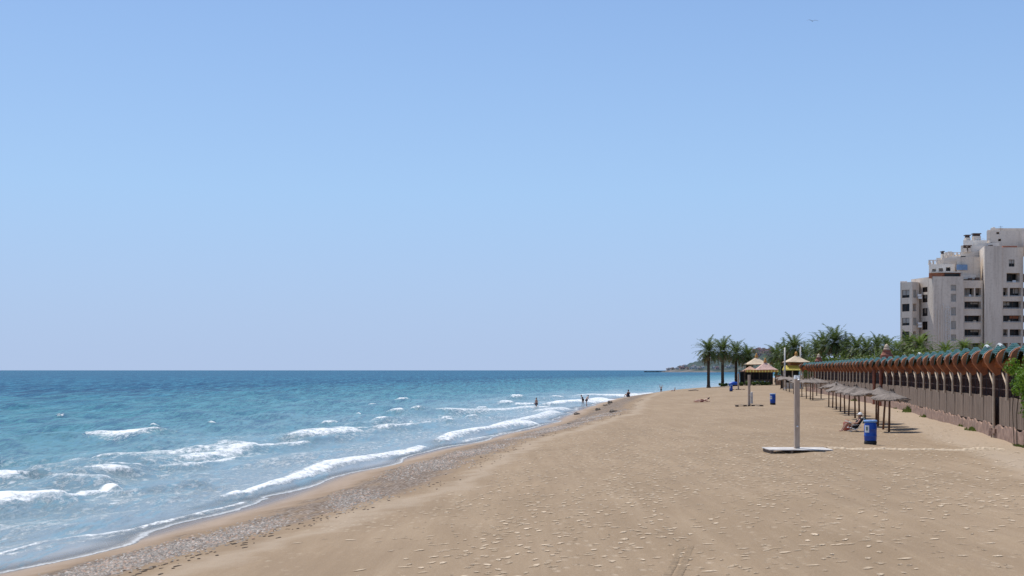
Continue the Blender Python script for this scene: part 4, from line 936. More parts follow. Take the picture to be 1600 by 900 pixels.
# ------------------------------------------------------------------ distant headland with houses
random.seed(17)
HP = [(-60,581),(1008,580.8),(1020,580),(1032,579.6),(1044,578),(1056,574.5),(1068,570.5),(1080,565.5),(1092,562),(1110,559),(1130,558),(1150,554),(1170,549),(1185,546),(1200,547),(1220,551),(1260,556),(1330,560),(1450,563)]
YH = 3400.0; uH = YH/F
xs = np.arange(1030, 1460, 2.0); top = np.interp(xs, [h[0] for h in HP[1:]], [h[1] for h in HP[1:]])
V = []; nv = 34; r_ = np.random.default_rng(4)
rug = np.cumsum(r_.normal(0,1,len(xs))); rug = (rug-np.convolve(rug,np.ones(9)/9,'same'))
for i, px_ in enumerate(xs):
    H_ = max(.3, (580.6-top[i])*uH)
    for j in range(nv):
        t = j/(nv-1); hgt = H_*(math.sin(min(1,t/.62)*math.pi/2)**1.3 if t < .62 else math.cos((t-.62)/.38*math.pi/2)); w_ = 420+H_*5
        n_ = (math.sin(px_*.21+j*.7)+math.sin(px_*.47-j*1.1+1)+math.sin(px_*.09+j*.33+2))*H_*.05*math.sin(math.pi*t)+rug[i]*.5*math.sin(math.pi*t)
        V.append(((px_-HX)*uH*(1+(t-.3)*w_/YH), YH+(t-.3)*w_, -1+hgt+n_+(.8 if 0<t<1 else 0)))
V = np.array(V); i = np.arange(len(xs)-1)[:,None]*nv+np.arange(nv-1)[None,:]; Qh = np.stack([i,i+nv,i+nv+1,i+1],-1).reshape(-1,4)
me = np_mesh('headland', V, Qh)
m, T, P = newmat('headland_scrub'); p_ = T.pos(); sp = T.new('ShaderNodeSeparateXYZ'); T.l.new(p_, sp.inputs[0])
n = T.noise(p_, .03, 6, .7); n2 = T.noise(p_, .010, 4, .6)
c = T.mix(T.mapr(n,.42,.60), (.022,.045,.045), (.055,.08,.068)); c = T.mix(T.mapr(T.math('ADD',T.math('MULTIPLY',sp.outputs[2],-.012),n2), .42,.58), c, (.20,.165,.15))
T.set(P,'Base Color', c); P.inputs['Roughness'].default_value = .95
tag(link_mesh('headland_hills', me, m, smooth=True), kind='structure', label='low dark green headland across the bay')
e = empty('breakwater', ((1024-HX)*uH, YH, 0), label='thin dark breakwater stretching out from the headland', cat='breakwater')
bm = bmesh.new()
for k in range(150): box(bm, (random.uniform(-17,22)*uH, random.uniform(-4,4), random.uniform(-.6,1.8)), (random.uniform(2,5),random.uniform(2,5),random.uniform(1.5,3)), random.uniform(0,3))
obj('rock_armour', bm, M['rock'], e)
m_h = [simple('far_house_white',(.68,.64,.60),.9,.1,.2), simple('far_house_pink',(.58,.38,.33),.9,.1,.2), simple('far_house_tan',(.50,.42,.34),.9,.1,.2)]
bvt = None
from mathutils.bvhtree import BVHTree
bvt = BVHTree.FromPolygons([tuple(v) for v in V], [tuple(q) for q in Qh])
spots = [(1046,578.8,0),(1052,577.6,2),(1058,577.2,0),(1062,575,2),(1067,577,1),(1071,573.8,0),(1075,577.4,2),(1081,576.8,0),(1086,574,0),(1090,576.6,0),(1094,577.6,2),(1098,575.6,0),(1115,576,0),(1121,577,1),(1138,575,0),(1143,572,0),(1147,575.5,2),(1160,570,0),
    (1180,551,1),(1185,549,1),(1189,552,1),(1193,549.5,1),(1197,553,1),(1201,551,1),(1205,549,1),(1209,554,1),(1213,553,1),(1187,556,1),(1203,557,1)]
for (px_, py_, k) in spots:
    d_ = Vector(((px_-HX)/F,1,(HY-py_)/F)); h_ = bvt.ray_cast(Vector((0,0,CZ)), d_)
    if h_[0] is None: continue
    p = h_[0]; up = k == 1 and py_ < 560
    e = empty('far_house', p, random.uniform(-.4,.4), label='tiny pink block of houses on the skyline between the palms' if up else 'tiny pale house near the water on the distant headland', cat='house', group='pink houses on the skyline' if up else 'houses on the headland')
    w_, dd, hh_ = random.uniform(4,8), random.uniform(6,9), random.uniform(4,6)
    if up: w_, hh_ = 8, 9
    bm = bmesh.new(); bbox(bm, -w_,w_,0,dd,-4,hh_); bbox(bm, -w_*.4,w_*.7,dd*.3,dd*.9,hh_+.01,hh_+2.5); obj('wall', bm, m_h[k], e)
    for q in (-.6,.25):
        bm = bmesh.new(); bbox(bm, w_*q,w_*(q+.25),-.15,-.02,hh_*.3,hh_*.6); obj('window', bm, M['dark'], e)
    bm = bmesh.new(); bbox(bm, -w_*1.05,-w_*.42,-.3,dd+.3,hh_+.01,hh_+.7); obj('roof', bm, M['roof_tile'], e)

# ------------------------------------------------------------------ people
def skin_mesh(name, joints, edges, radii, sub=2):
    me = bpy.data.meshes.new(name); me.from_pydata([tuple(j) for j in joints], edges, []); o = bpy.data.objects.new(name, me); COL.objects.link(o)
    md = o.modifiers.new('skin','SKIN'); sb = o.modifiers.new('sub','SUBSURF'); sb.levels = sb.render_levels = sub
    for v, r in zip(me.skin_vertices[0].data, radii): v.radius = (r,r) if not isinstance(r, tuple) else r
    me.skin_vertices[0].data[0].use_root = True; md.use_smooth_shade = True
    dg = bpy.context.evaluated_depsgraph_get(); dg.update(); m2 = bpy.data.meshes.new_from_object(o.evaluated_get(dg)); bpy.data.objects.remove(o); m2.name = name; return m2
def head_bm(bm, c, fwd, up, r=.105):
    fwd = fwd.normalized(); side = up.cross(fwd).normalized(); up = fwd.cross(side).normalized()
    Mx = Matrix((( side.x,fwd.x,up.x,c.x),(side.y,fwd.y,up.y,c.y),(side.z,fwd.z,up.z,c.z),(0,0,0,1)))
    v = bmesh.ops.create_uvsphere(bm, u_segments=16, v_segments=12, radius=1)['verts']
    for w in v:
        x,y,z = w.co; jaw = 1-.30*max(0,-z); w.co = (x*.078*jaw, y*.098*(1-.12*max(0,-z)), z*.122)
        if y > .85 and -.35 < z < .15: w.co.y += .022
        if y > .6 and .15 < z < .45 and .2 < abs(x) < .6: w.co.y -= .010
    bmesh.ops.transform(bm, matrix=Mx, verts=v)
    for s in (-1,1):
        e_ = bmesh.ops.create_icosphere(bm, subdivisions=1, radius=1)['verts']; bmesh.ops.transform(bm, matrix=Mx@Matrix.Translation((s*.078,-.005,-.005))@Matrix.Diagonal((.012,.022,.034,1)), verts=e_)
    return Mx
def person(label, loc, rz, J, face, skin='skin', hair='short', wear=(), group=None, s=1.0, up=Vector((0,0,1))):
    """J: dict of joints. One skinned body (torso, limbs, five fingers a hand) with a modelled head"""
    e = empty('person', loc, rz, label=label, cat='person', group=group); e.scale = (s,s,s)
    names = ['pelvis','waist','chest','neck','headbase']; js = [Vector(J[n]) for n in names]; rad = [(.150,.115),(.130,.10),(.155,.105),(.055,.055),(.052,.052)]; ed = [(0,1),(1,2),(2,3),(3,4)]
    for sd in ('l','r'):
        b = len(js); js += [Vector(J[sd+n]) for n in ('shoulder','elbow','wrist')]; rad += [.058,.042,.028]; ed += [(2,b),(b,b+1),(b+1,b+2)]
        d = (js[b+2]-js[b+1]).normalized(); o = d.orthogonal().normalized(); o2 = d.cross(o); palm_i = len(js); js.append(js[b+2]+d*.07); rad.append((.036,.018)); ed.append((b+2,palm_i))
        for k in range(4):
            off_ = o*(.026*(k-1.5)); ln = (.070,.082,.078,.060)[k]; j0 = len(js); js += [js[palm_i]+d*.025+off_, js[palm_i]+d*(.025+ln*.55)+off_*1.1+o2*.008, js[palm_i]+d*(.025+ln)+off_*1.15+o2*.026]; rad += [.010,.009,.007]; ed += [(palm_i,j0),(j0,j0+1),(j0+1,j0+2)]
        j0 = len(js); js += [js[b+2]+d*.035+o*.035, js[b+2]+d*.07+o*.062+o2*.01]; rad += [.012,.009]; ed += [(b+2,j0),(j0,j0+1)]
        b = len(js); js += [Vector(J[sd+n]) for n in ('hip','knee','ankle','toe')]; rad += [.092,.060,.040,(.035,.025)]; ed += [(0,b),(b,b+1),(b+1,b+2),(b+2,b+3)]
    m2 = skin_mesh('body', js, ed, rad, 1); bm = bmesh.new(); bm.from_mesh(m2); hc = js[4]+up*.085; Mx = head_bm(bm, hc, face, up); bm.to_mesh(m2); bm.free()
    body = link_mesh('body', m2, M[skin], e, smooth=True)
    bm = bmesh.new(); v = bmesh.ops.create_uvsphere(bm, u_segments=14, v_segments=10, radius=1)['verts']
    for w in v:
        x,y,z = w.co
        w.co = (x*.087, y*.106-.010, z*.128+.012)
    kill = [w for w in v if (w.co.y > .035 and w.co.z < .055) or w.co.z < (-.06 if hair == 'short' else -.10)]
    bmesh.ops.delete(bm, geom=kill, context='VERTS'); bmesh.ops.transform(bm, matrix=Mx, verts=bm.verts[:]); obj('hair', bm, M['hair'], e, smooth=True)
    for (nm, mt, keys, rr) in wear:
        idx_ = {}; jj = []; 
        for k in keys:
            for q in k:
                if q not in idx_: idx_[q] = len(jj); jj.append(Vector(J[q]) if isinstance(q,str) else Vector(J[q[0]]).lerp(Vector(J[q[1]]), q[2]))
        rads = [rr.get(q if isinstance(q,str) else q[0], .1) if isinstance(q,str) else rr[q] for q in idx_]
        m3 = skin_mesh(nm, jj, [(idx_[a], idx_[b]) for a,b in keys], rads, 1); link_mesh(nm, m3, M[mt], e, smooth=True)
    return e
def standing(walk=0., arm=0., bend=0.):
    J = dict(pelvis=(0,0,.93), waist=(0,.03*bend,1.08), chest=(0,.22*bend,1.30-.04*bend), neck=(0,.36*bend,1.47-.12*bend), headbase=(0,.40*bend,1.53-.14*bend))
    for s, x in (('l',-1),('r',1)):
        J[s+'shoulder'] = (x*.185, .25*bend, 1.40-.09*bend); J[s+'elbow'] = (x*.24, .25*bend-.05+x*walk*.18, 1.12-.06*bend); J[s+'wrist'] = (x*(.25-arm*.1), .25*bend+.06+x*walk*.25+arm*.15, .90+arm*.2)
        J[s+'hip'] = (x*.095,0,.90); J[s+'knee'] = (x*.10, .03-x*walk*.22,.49); J[s+'ankle'] = (x*.105,-.02-x*walk*.42,.085); J[s+'toe'] = (x*.125,.14-x*walk*.42,.03)
    return J
SH = ('shorts', [('pelvis','lhip'),('pelvis','rhip'),('lhip',('lhip','lknee',.45)),('rhip',('rhip','rknee',.45))], {'pelvis':(.165,.13),'lhip':.112,'rhip':.112,('lhip','lknee',.45):.095,('rhip','rknee',.45):.095})
def shorts(mt): return ('shorts', mt, SH[1], SH[2])
def top_(mt): return ('swim_top', mt, [('waist','chest'),('chest','neck')], {'waist':(.142,.112),'chest':(.166,.118),'neck':.06})
def tank(mt): return ('shirt', mt, [('pelvis','waist'),('waist','chest'),('chest','lshoulder'),('chest','rshoulder')], {'pelvis':(.165,.125),'waist':(.150,.12),'chest':(.172,.125),'lshoulder':.075,'rshoulder':.075})
def put_person(px, py_feet, z, label, J, rz, **k):
    Yp = F*(CZ-z)/(py_feet-HY); return person(label, ((px-HX)/F*Yp, Yp, z), rz, J, k.pop('face', Vector((0,1,0))), **k)
bath = 'bathers at the water edge'
put_person(838,641.5,.0,'person in dark shorts standing alone knee-deep in the foam, left of the others',standing(.25,.2),2.2,wear=(shorts('navy'),),group=bath)
put_person(911,634,.05,'left one of two people bending forward together in the shallows',standing(.3,.6,.7),1.2,wear=(tank('navy'),shorts('black')),group=bath)
put_person(916.3,634.5,.05,'right one of two people bending forward together in the shallows',standing(.3,.6,.8),-1.0,skin='skin_pale',wear=(shorts('navy'),),group=bath)
put_person(1033,616,.6,'person in dark trunks with raised arms far along the water edge',dict(standing(.1,1.0), lwrist=(-.3,.1,1.75), lelbow=(-.33,.05,1.5), rwrist=(.3,.1,1.72), relbow=(.33,.05,1.48)),3.0,skin='skin_pale',wear=(shorts('black'),),group=bath)
def sitting(recl=.35, knees=.32):
    J = dict(pelvis=(0,0,.16), waist=(0,-.10*recl*2,.30), chest=(0,-.24*recl*2,.50), neck=(0,-.34*recl*2,.66), headbase=(0,-.36*recl*2,.72))
    for s, x in (('l',-1),('r',1)):
        J[s+'shoulder'] = (x*.185,-.30*recl*2,.60); J[s+'elbow'] = (x*.24,-.10,.40); J[s+'wrist'] = (x*.20,.16,.36)
        J[s+'hip'] = (x*.09,.02,.15); J[s+'knee'] = (x*.13,.40,.12+knees); J[s+'ankle'] = (x*.12,.66,.08); J[s+'toe'] = (x*.14,.80,.04)
    return J
put_person(981.5,620.5,.9,'person in dark clothes sitting at the water edge beyond the rocks',sitting(.05,.25),.5,skin='skin',wear=(tank('navy'),shorts('navy')),s=1.35)
put_person(1053.5,613,1.2,'tiny far swimmer sitting at the edge of the sea',sitting(.2),1.2,skin='skin_pale',wear=(shorts('turq'),))
# sunbather lying on the sand: body along the picture, head to the right
J = dict(pelvis=(0,0,.13), waist=(.16,0,.15), chest=(.36,0,.22), neck=(.52,0,.30), headbase=(.57,0,.34))
for s, y in (('l',1),('r',-1)):
    J[s+'shoulder'] = (.45,y*.18,.26); J[s+'elbow'] = (.40,y*.30,.06); J[s+'wrist'] = (.60,y*.28,.05)
    J[s+'hip'] = (-.04,y*.095,.12); J[s+'knee'] = (-.44,y*.12,.10+(.1 if y > 0 else 0)); J[s+'ankle'] = (-.86,y*.12,.06); J[s+'toe'] = (-.93,y*.14,.14)
p = at(1097.5,624.2); person('sunbather with dark hair lying on the sand, legs toward the sea', (p.x,p.y,gz(p.x,p.y)+.03), .05, J, Vector((-.5,0,.8)), skin='skin_pale', hair='long', wear=(('bikini_bottom','red',[('pelvis','lhip'),('pelvis','rhip')],{'pelvis':.15,'lhip':.105,'rhip':.105}),('bikini_top','whitecloth',[('waist','chest')],{'waist':(.11,.10),'chest':(.165,.12)})), up=Vector((.8,0,.6)), s=1.1)
bm = bmesh.new(); n = 12; vs = [[bm.verts.new((-1.1+2.1*i/n, -.38+.76*j/4, .012+.012*math.sin(i*1.7+j))) for j in range(5)] for i in range(n+1)]
for i in range(n):
    for j in range(4): bm.faces.new((vs[i][j],vs[i+1][j],vs[i+1][j+1],vs[i][j+1]))
bmesh.ops.solidify(bm, geom=bm.faces[:], thickness=.012)
tag(obj('beach_towel', bm, M['red'], loc=(p.x,p.y,gz(p.x,p.y)+.015)), 'coral towel under the lying sunbather', 'towel')
# person in the low folding chair, facing left
p = at(1334,672); zc = gz(p.x,p.y); ch = empty('folding_beach_chair', (p.x,p.y,zc), math.pi/2, label='low white-framed folding beach chair with dark sling beside the blue bin', cat='beach chair')
def tp(pts, r=.016, par=ch, name='frame', mt='metal'): bm = bmesh.new(); tube(bm, pts, r, 8); return obj(name, bm, M[mt], par, smooth=True)
for s in (-1,1):
    tp([(s*.28,.30,.02),(s*.28,-.35,.28)]); tp([(s*.28,-.30,.0),(s*.28,.28,.26)], name='leg'); tp([(s*.28,.30,.24),(s*.28,-.12,.16),(s*.28,-.52,.78)]); tp([(s*.30,.22,.24),(s*.31,.20,.38),(s*.31,-.26,.42)], name='armrest')
tp([(-.28,-.52,.78),(.28,-.52,.78)]); tp([(-.28,.30,.24),(.28,.30,.24)]); tp([(-.28,-.30,.01),(.28,-.30,.01)], name='leg')
bm = bmesh.new(); prof = [(.30,.235),(.1,.19),(-.12,.155),(-.22,.30),(-.38,.55),(-.52,.775)]; vs = [[bm.verts.new((x_,y_,z_+.0)) for x_ in (-.27,0,.27)] for y_, z_ in prof]
for i in range(len(prof)-1):
    for j in range(2): bm.faces.new((vs[i][j],vs[i][j+1],vs[i+1][j+1],vs[i+1][j]))
bmesh.ops.solidify(bm, geom=bm.faces[:], thickness=.012); obj('sling', bm, M['black'], ch)
J = dict(pelvis=(0,-.02,.30), waist=(0,-.14,.42), chest=(0,-.27,.62), neck=(0,-.36,.79), headbase=(0,-.37,.86))
for s, x in (('l',-1),('r',1)):
    J[s+'shoulder'] = (x*.185,-.33,.72); J[s+'elbow'] = (x*.27,-.14,.50); J[s+'wrist'] = (x*.17,.10,.50); J[s+'hip'] = (x*.09,.0,.28); J[s+'knee'] = (x*.12,.40,.50); J[s+'ankle'] = (x*.11,.66,.10); J[s+'toe'] = (x*.13,.82,.04)
pe = person('person in black reclining in the low folding chair, legs stretched toward the sea', (p.x,p.y,zc), math.pi/2, J, Vector((0,1,-.15)), hair='short', wear=(tank('black'),shorts('black')), s=1.0)
bm = bmesh.new(); lathe(bm, [(.20,.985),(.19,1.0),(.115,1.01),(.11,1.06),(.07,1.10),(.01,1.115)], 16, (0,-.37,0)); obj('sun_hat', bm, M['whitecloth'], pe, smooth=True)
bm = bmesh.new(); n = 8; vs = [[bm.verts.new((-.16+.32*i/n, .14+.34*j/6, .455+.11*j/6+.03*math.sin(i*1.2)-(.0 if j else .0))) for j in range(7)] for i in range(n+1)]
for i in range(n):
    for j in range(6): bm.faces.new((vs[i][j],vs[i+1][j],vs[i+1][j+1],vs[i][j+1]))
bmesh.ops.solidify(bm, geom=bm.faces[:], thickness=.02)
o = obj('newspaper', bm, M['whitecloth'], loc=(p.x,p.y,zc+.06)); o.rotation_euler[2] = math.pi/2; tag(o, 'white towel lying over the lap of the person in the folding chair', 'towel')
o.name = 'lap_towel'
pb = at(1322,670.5); e = empty('beach_bag', (pb.x,pb.y-.2,gz(pb.x,pb.y)), .2, label='coral red cloth beach bag standing by the feet of the seated person', cat='bag')
bm = bmesh.new(); rings = []
for z_, wx, wy in ((0,.20,.10),(.1,.24,.13),(.3,.25,.12),(.46,.22,.07),(.5,.20,.03)):
    rings.append([bm.verts.new((wx*math.cos(a)*(1+.06*math.sin(3*a+z_*9)), wy*math.sin(a), z_)) for a in [2*math.pi*k/16 for k in range(16)]])
for a, b in zip(rings, rings[1:]):
    for i in range(16): bm.faces.new((a[i],a[(i+1)%16],b[(i+1)%16],b[i]))
bm.faces.new(rings[0][::-1]); bm.faces.new(rings[-1]); obj('body', bm, M['red'], e, smooth=True)
for s in (-1,1): tp([(-.12,s*.05,.48),(-.08,s*.06,.62),(.08,s*.06,.62),(.12,s*.05,.48)], .012, e, 'handle', 'red')
# turquoise towel hung on the back of the chair
bm = bmesh.new(); vs = []
for i in range(9):
    t = i/8; vs.append([bm.verts.new((-.22+.44*j/5, (-.54-.10*math.sin(t*3.1)+.02*math.sin(j*2)), .84-.36*t+(.02*math.sin(j*1.9)))) for j in range(6)])
for i in range(8):
    for j in range(5): bm.faces.new((vs[i][j],vs[i][j+1],vs[i+1][j+1],vs[i+1][j]))
bmesh.ops.solidify(bm, geom=bm.faces[:], thickness=.03); o = obj('hung_towel', bm, M['turq'], loc=(p.x,p.y,zc)); o.rotation_euler[2] = math.pi/2
tag(o, 'turquoise towel hanging behind the back of the folding chair', 'towel')

# ------------------------------------------------------------------ small things on the shore
def rock(px, py, z, w, h, label):
    Yp = F*(CZ-z)/(py-HY); x_ = (px-HX)/F*Yp; bm = bmesh.new(); bmesh.ops.create_icosphere(bm, subdivisions=3, radius=1)
    for v in bm.verts:
        c = v.co; k = 1+.16*math.sin(c.x*5+px)+.14*math.sin(c.y*6+c.z*4)+.08*math.sin(c.z*11+c.x*7); v.co = (c.x*w*k, c.y*w*.8*k, c.z*h*k)
    tag(obj('shore_rock', bm, M['rock'], loc=(x_,Yp,gz(x_,Yp)+h*.25)), label, 'rock', 'dark rocks on the wet shore')
for a in ((958,646.5,.8,.45,.20,'largest dark rock, at the foot of the sand berm'),(949,632,.6,.55,.12,'flat dark rock close to the water line'),(953,628,.6,.35,.3,'small rock just behind the flat one'),(934,641,.5,.3,.22,'small lone rock on the grey shingle'),(901,646.5,.3,.35,.2,'leftmost small rock near the shallows'),(892,661,.7,.28,.08,'low dark lump of weed-covered rock left below the berm')): rock(*a)
# dark weed and driftwood scraps along the tide line: nobody could count them
random.seed(44); bm = bmesh.new()
for k in range(900):
    y_ = 22+random.random()**1.6*150; xs_ = np.interp(y_, SHORE[:,1], SHORE[:,0]); d_ = random.gauss(7.6,.3) if random.random() < .7 else random.uniform(3.5,8)
    if math.sin(y_*.6)+math.sin(y_*.23+1) < -.1 and random.random() < .8: continue
    x_ = xs_+d_*1.08; z_ = gz(x_,y_); s = random.uniform(.012,.038)
    v = bmesh.ops.create_icosphere(bm, subdivisions=1, radius=1)['verts']
    bmesh.ops.transform(bm, matrix=Matrix.Translation((x_,y_,z_+s*.2))@Matrix.Rotation(random.uniform(-.6,.2)+1.3,4,'Z')@Matrix.Diagonal((s*random.uniform(1,4),s,s*.5,1)), verts=v)
tag(obj('seaweed_scraps', bm, simple('dry_seaweed',(.11,.08,.055),.9,.4,9)), 'dark seaweed scraps strewn along the tide line', 'seaweed', kind='stuff')
# pebbles of the shingle strip
n = 30000; y_ = 20+rng.random(n)**1.9*110; xs_ = np.interp(y_, SHORE[:,1], SHORE[:,0]); d_ = np.clip(rng.normal(5.0,1.1,n), 2.6, 7.6)
clus = np.sin(y_*.5+d_*.9)+np.sin(y_*.19+2)+np.sin(d_*2.1+y_*.8)+rng.normal(0,.7,n); keep = clus > -.1; y_, d_, xs_ = y_[keep], d_[keep], xs_[keep]; n = len(y_)
x_ = xs_+d_*1.06; z_ = ground_h(x_, y_)[0]; s = rng.uniform(.016,.046,n)*(1+y_/160); a = rng.uniform(0,6.28,n)
base = np.array([(1,0,0),(.35,.8,0),(-.7,.6,0),(-.9,-.3,0),(-.1,-.9,0),(.7,-.6,0),(0,0,.62)])
sc_ = np.stack([s*rng.uniform(.8,1.5,n), s*rng.uniform(.7,1.1,n), s*rng.uniform(.6,1.1,n)],-1)
V = base[None]*sc_[:,None]; ca, sa = np.cos(a)[:,None], np.sin(a)[:,None]
V = np.stack([V[...,0]*ca-V[...,1]*sa+x_[:,None], V[...,0]*sa+V[...,1]*ca+y_[:,None], V[...,2]+z_[:,None]+.004],-1).reshape(-1,3)
Qp = (np.arange(n)[:,None,None]*7+np.array([(0,1,6),(1,2,6),(2,3,6),(3,4,6),(4,5,6),(5,0,6)])[None]).reshape(-1,3)
me = np_mesh('pebbles', V, Qp); attr(me, 'tone', np.repeat(rng.random(n),7))
m, T, P = newmat('grey_pebbles'); t_ = T.attr('tone'); r_ = T.new('ShaderNodeValToRGB'); T.l.new(t_, r_.inputs[0]); e = r_.color_ramp.elements
e[0].color = (.10,.085,.08,1); e[1].color = (.44,.40,.36,1); q_ = e.new(.35); q_.color = (.20,.175,.15,1); q_ = e.new(.7); q_.color = (.29,.26,.23,1); q_ = e.new(.82); q_.color = (.33,.19,.12,1)
T.set(P,'Base Color', r_.outputs[0]); P.inputs['Roughness'].default_value = .7
tag(link_mesh('shore_pebbles', me, m), 'grey and reddish pebbles in a strip above the wash', 'pebbles', kind='stuff')
# footprints: shallow pale scuffs with a raised rim, laid in walking trails
random.seed(77); FPs = []
def trail(x, y, a, n_, step=.62, wob=.05):
    for k in range(n_):
        a += random.gauss(0, wob); x += math.sin(a)*step; y += math.cos(a)*step; s = 1 if k%2 else -1
        px_, py_ = x+math.cos(a)*s*.11, y-math.sin(a)*s*.11
        if y < 17 or y > 150: continue
        if random.random() < .9: FPs.append((px_, py_, a+random.gauss(0,.2), random.uniform(.75,1.25)))
for k in range(84):
    y0 = random.uniform(16,60); w_ = random.random(); x0 = (random.gauss(-1,3.0) if w_ < .5 else random.gauss(7,3.5) if w_ < .85 else random.uniform(-6,18))+y0*.12
    trail(x0-2, y0, random.gauss(.16,.22), random.randint(40,140))
for k in range(10): trail(random.uniform(-3,14), random.uniform(19,50), random.choice((-1,1))*random.uniform(.7,1.5), random.randint(12,45))
for k in range(10): trail(*[v for v in at(random.choice((1205,1225,1260,1290)), random.uniform(706,760))[:2]], random.choice((-.4,.1,2.9,.5)), random.randint(12,40), .5, .16)
for c in ((9.5,38),(12.0,30),(3.0,27),(-1.5,24),(14.5,40),(6,45),(0,36)):
    for k in range(45): FPs.append((random.gauss(c[0],1.3), random.gauss(c[1],2.6), random.uniform(0,6.28), random.uniform(.6,1.2)))
for k in range(1500): y0 = 17+random.random()**1.5*80; FPs.append((random.uniform(-7,16)+y0*.15, y0, random.uniform(0,6.28), random.uniform(.25,.7)))
FP = np.array(FPs); dd_ = signed_d(FP[:,0], FP[:,1]); FP = FP[(dd_ > 9.5)&(FP[:,0] < wall_x(FP[:,1])-1.2)]; n = len(FP)
k8 = np.linspace(0,2*np.pi,12,endpoint=False); ring = np.stack([np.cos(k8)*.070*(1+.22*np.sin(k8)), np.sin(k8)*.155],-1)
tmpl = np.concatenate([[[0,0]], ring*.55, ring, ring*1.22]); jit = rng.normal(0,.010,(n,37,2)); XY = tmpl[None]*FP[:,3][:,None,None]*.74+jit
c_, s_ = np.cos(-FP[:,2])[:,None], np.sin(-FP[:,2])[:,None]; px2 = XY[...,0]*c_-XY[...,1]*s_+FP[:,0][:,None]; py2 = XY[...,0]*s_+XY[...,1]*c_+FP[:,1][:,None]
pz2 = ground_h(px2.ravel(), py2.ravel())[0].reshape(px2.shape); lift = np.concatenate([[.002], np.full(12,.003), np.full(12,.005), np.full(12,.001)]); pz2 = pz2+lift[None]+.0*rng.random((n,37))+.009
Vf = np.stack([px2,py2,pz2],-1).reshape(-1,3); tri = []
for i in range(12):
    j = (i+1)%12; tri += [(0,1+i,1+j),(1+i,13+i,13+j),(1+i,13+j,1+j),(13+i,25+i,25+j),(13+i,25+j,13+j)]
Qf = (np.arange(n)[:,None,None]*37+np.array(tri)[None]).reshape(-1,3); me = np_mesh('footprints', Vf, Qf)
attr(me, 'core', np.tile(np.concatenate([[1],np.full(12,1.0),np.full(12,.62),np.zeros(12)]), n)); attr(me, 'tone', np.repeat(rng.random(n),37))
m, T, P = newmat('scuffed_dry_sand'); p_ = T.pos(); c = T.attr('core'); tn = T.attr('tone'); nz = T.noise(p_, 16, 3, .7)
T.set(P,'Base Color', T.mix(tn, (.44,.335,.22), (.66,.52,.37))); P.inputs['Roughness'].default_value = .95
tr = T.new('ShaderNodeBsdfTransparent'); mx = T.new('ShaderNodeMixShader'); al = T.math('MULTIPLY', T.mapr(T.math('ADD',c,T.math('MULTIPLY',T.math('SUBTRACT',nz,.5),1.5)), .12, .95), T.mapr(tn,0,1,.4,.95))
T.l.new(al, mx.inputs[0]); T.l.new(tr.outputs[0], mx.inputs[1]); T.l.new(P.outputs[0], mx.inputs[2]); T.l.new(mx.outputs[0], T.n['Material Output'].inputs[0])
tag(link_mesh('footprints', me, m), 'pale footprints trodden in long trails over the beach', 'footprints', kind='stuff')
# low pale ridge of sand leading from the shower to the wall
p0, p1 = at(1292,699.5), at(1566,704.5); bm = bmesh.new(); pts = []; N = 70
rows_ = []
for i in range(N+1):
    t = i/N; q = p0.lerp(p1, t); q.y += .12*math.sin(t*23)+random.gauss(0,.03); zg = gz(q.x,q.y); hh_ = .045+random.uniform(0,.045); ww = .17+random.uniform(0,.08)
    rows_.append([bm.verts.new((q.x,q.y+dy,zg+z_)) for dy, z_ in ((-ww,-.02),(-ww*.5,hh_*.8),(0,hh_),(ww*.5,hh_*.7),(ww,-.02))])
for a, b in zip(rows_, rows_[1:]):
    for i in range(4): bm.faces.new((a[i],b[i],b[i+1],a[i+1]))
tag(obj('sand_ridge', bm, simple('dry_pale_sand',(.56,.44,.31),.95,.2,8,.4,30)), kind='structure', label='low pale ridge of dry sand from the shower platform to the wall')
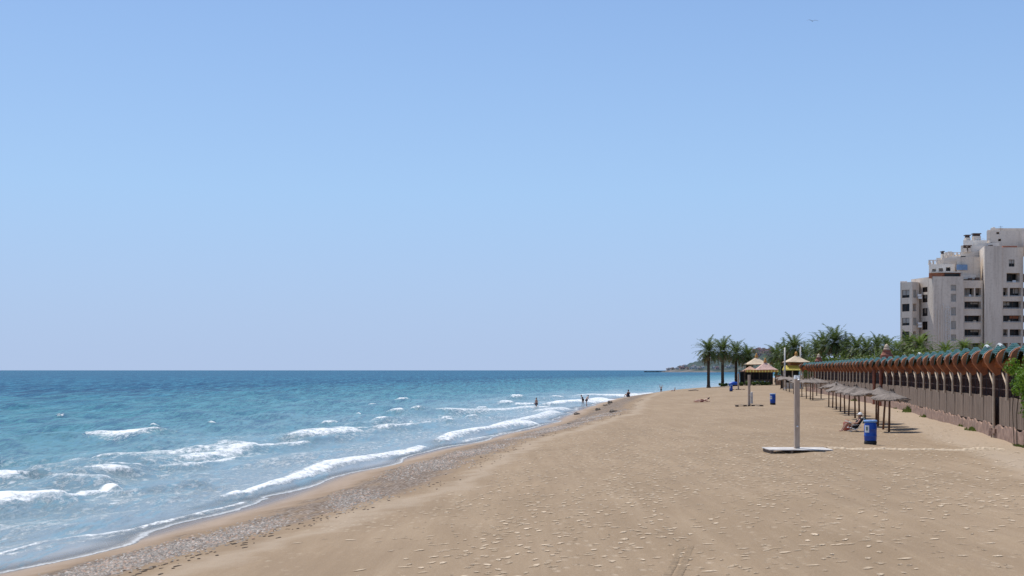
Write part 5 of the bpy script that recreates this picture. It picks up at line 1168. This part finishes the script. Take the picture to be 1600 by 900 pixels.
# tyre track near the bottom of the picture
bm = bmesh.new()
for s in (-1,1):
    rows_ = []
    for i in range(90):
        t = i/89; y_ = 18.5+6.5*t; x_ = (1046-HX)/F*y_*.985+.10*s+.55*(t-.3); zg = gz(x_,y_); rows_.append([bm.verts.new((x_+dx,y_,zg+z_+(.010 if i%3==0 else 0))) for dx, z_ in ((-.075,.004),(-.045,.014),(.045,.014),(.075,.004))])
    for a, b in zip(rows_, rows_[1:]):
        for i in range(3): bm.faces.new((a[i],a[i+1],b[i+1],b[i]))
tag(obj('tyre_track', bm, simple('damp_churned_sand',(.272,.192,.116),.95,.3,9,.6,30)), 'short pair of ribbed wheel tracks at the bottom of the beach', 'tyre track', kind='stuff')
# driftwood pale scrap by the shore near the palms
p = at(1083,608); bm = bmesh.new(); tube(bm, [(-.9,0,.1),(-.3,.1,.22),(.4,.05,.26),(1.0,.1,.12)], [.08,.16,.15,.06], 7, .1); tag(obj('driftwood_log', bm, M['cream'], loc=(p.x,p.y,gz(p.x,p.y))), 'pale driftwood log on the crest of sand left of the palms', 'driftwood')
p = at(1488,659); bm = bmesh.new(); lathe(bm, [(.0,.0),(.16,.02),(.20,.12),(.12,.2),(0,.22)], 10, jit=.15); tag(obj('white_stone', bm, M['cream'], loc=(p.x,p.y,gz(p.x,p.y))), 'single pale stone on the track below the board screens', 'stone')

# ------------------------------------------------------------------ gull
yb_ = 130.0; e = bpy.data.meshes.new('gull'); bm = bmesh.new()
def wing(s):
    sec = [(0,0,0,.16),(.30,.02,.15,.19),(.55,.0,.20,.15),(.8,-.03,.14,.10),(.98,-.07,.02,.03)]; up_, lo_ = [], []
    for x,y,z,c in sec: up_.append((bm.verts.new((s*x,y+c/2,z)), bm.verts.new((s*x,y,z+.02)), bm.verts.new((s*x,y-c/2,z)), bm.verts.new((s*x,y,z-.008))))
    for a, b in zip(up_, up_[1:]):
        for i in range(4): bm.faces.new((a[i],a[(i+1)%4],b[(i+1)%4],b[i]))
wing(1); wing(-1)
tube(bm, [(0,-.26,.0),(0,-.15,.0),(0,.05,-.01),(0,.18,.01),(0,.24,.02),(0,.30,.01)], [.02,.05,.065,.045,.035,.006], 8)
g = obj('gull', bm, simple('grey_gull_feathers',(.20,.21,.23),.8,.2,8), loc=((1269.5-HX)/F*yb_, yb_, zpx(33,yb_))); g.scale = (.62,.62,.62); g.rotation_euler[1] = .05
tag(g, 'single grey gull gliding high in the empty sky', 'gull')
for o in list(protos):
    if not o.get('label'): [bpy.data.objects.remove(c) for c in list(o.children_recursive)+[o]]
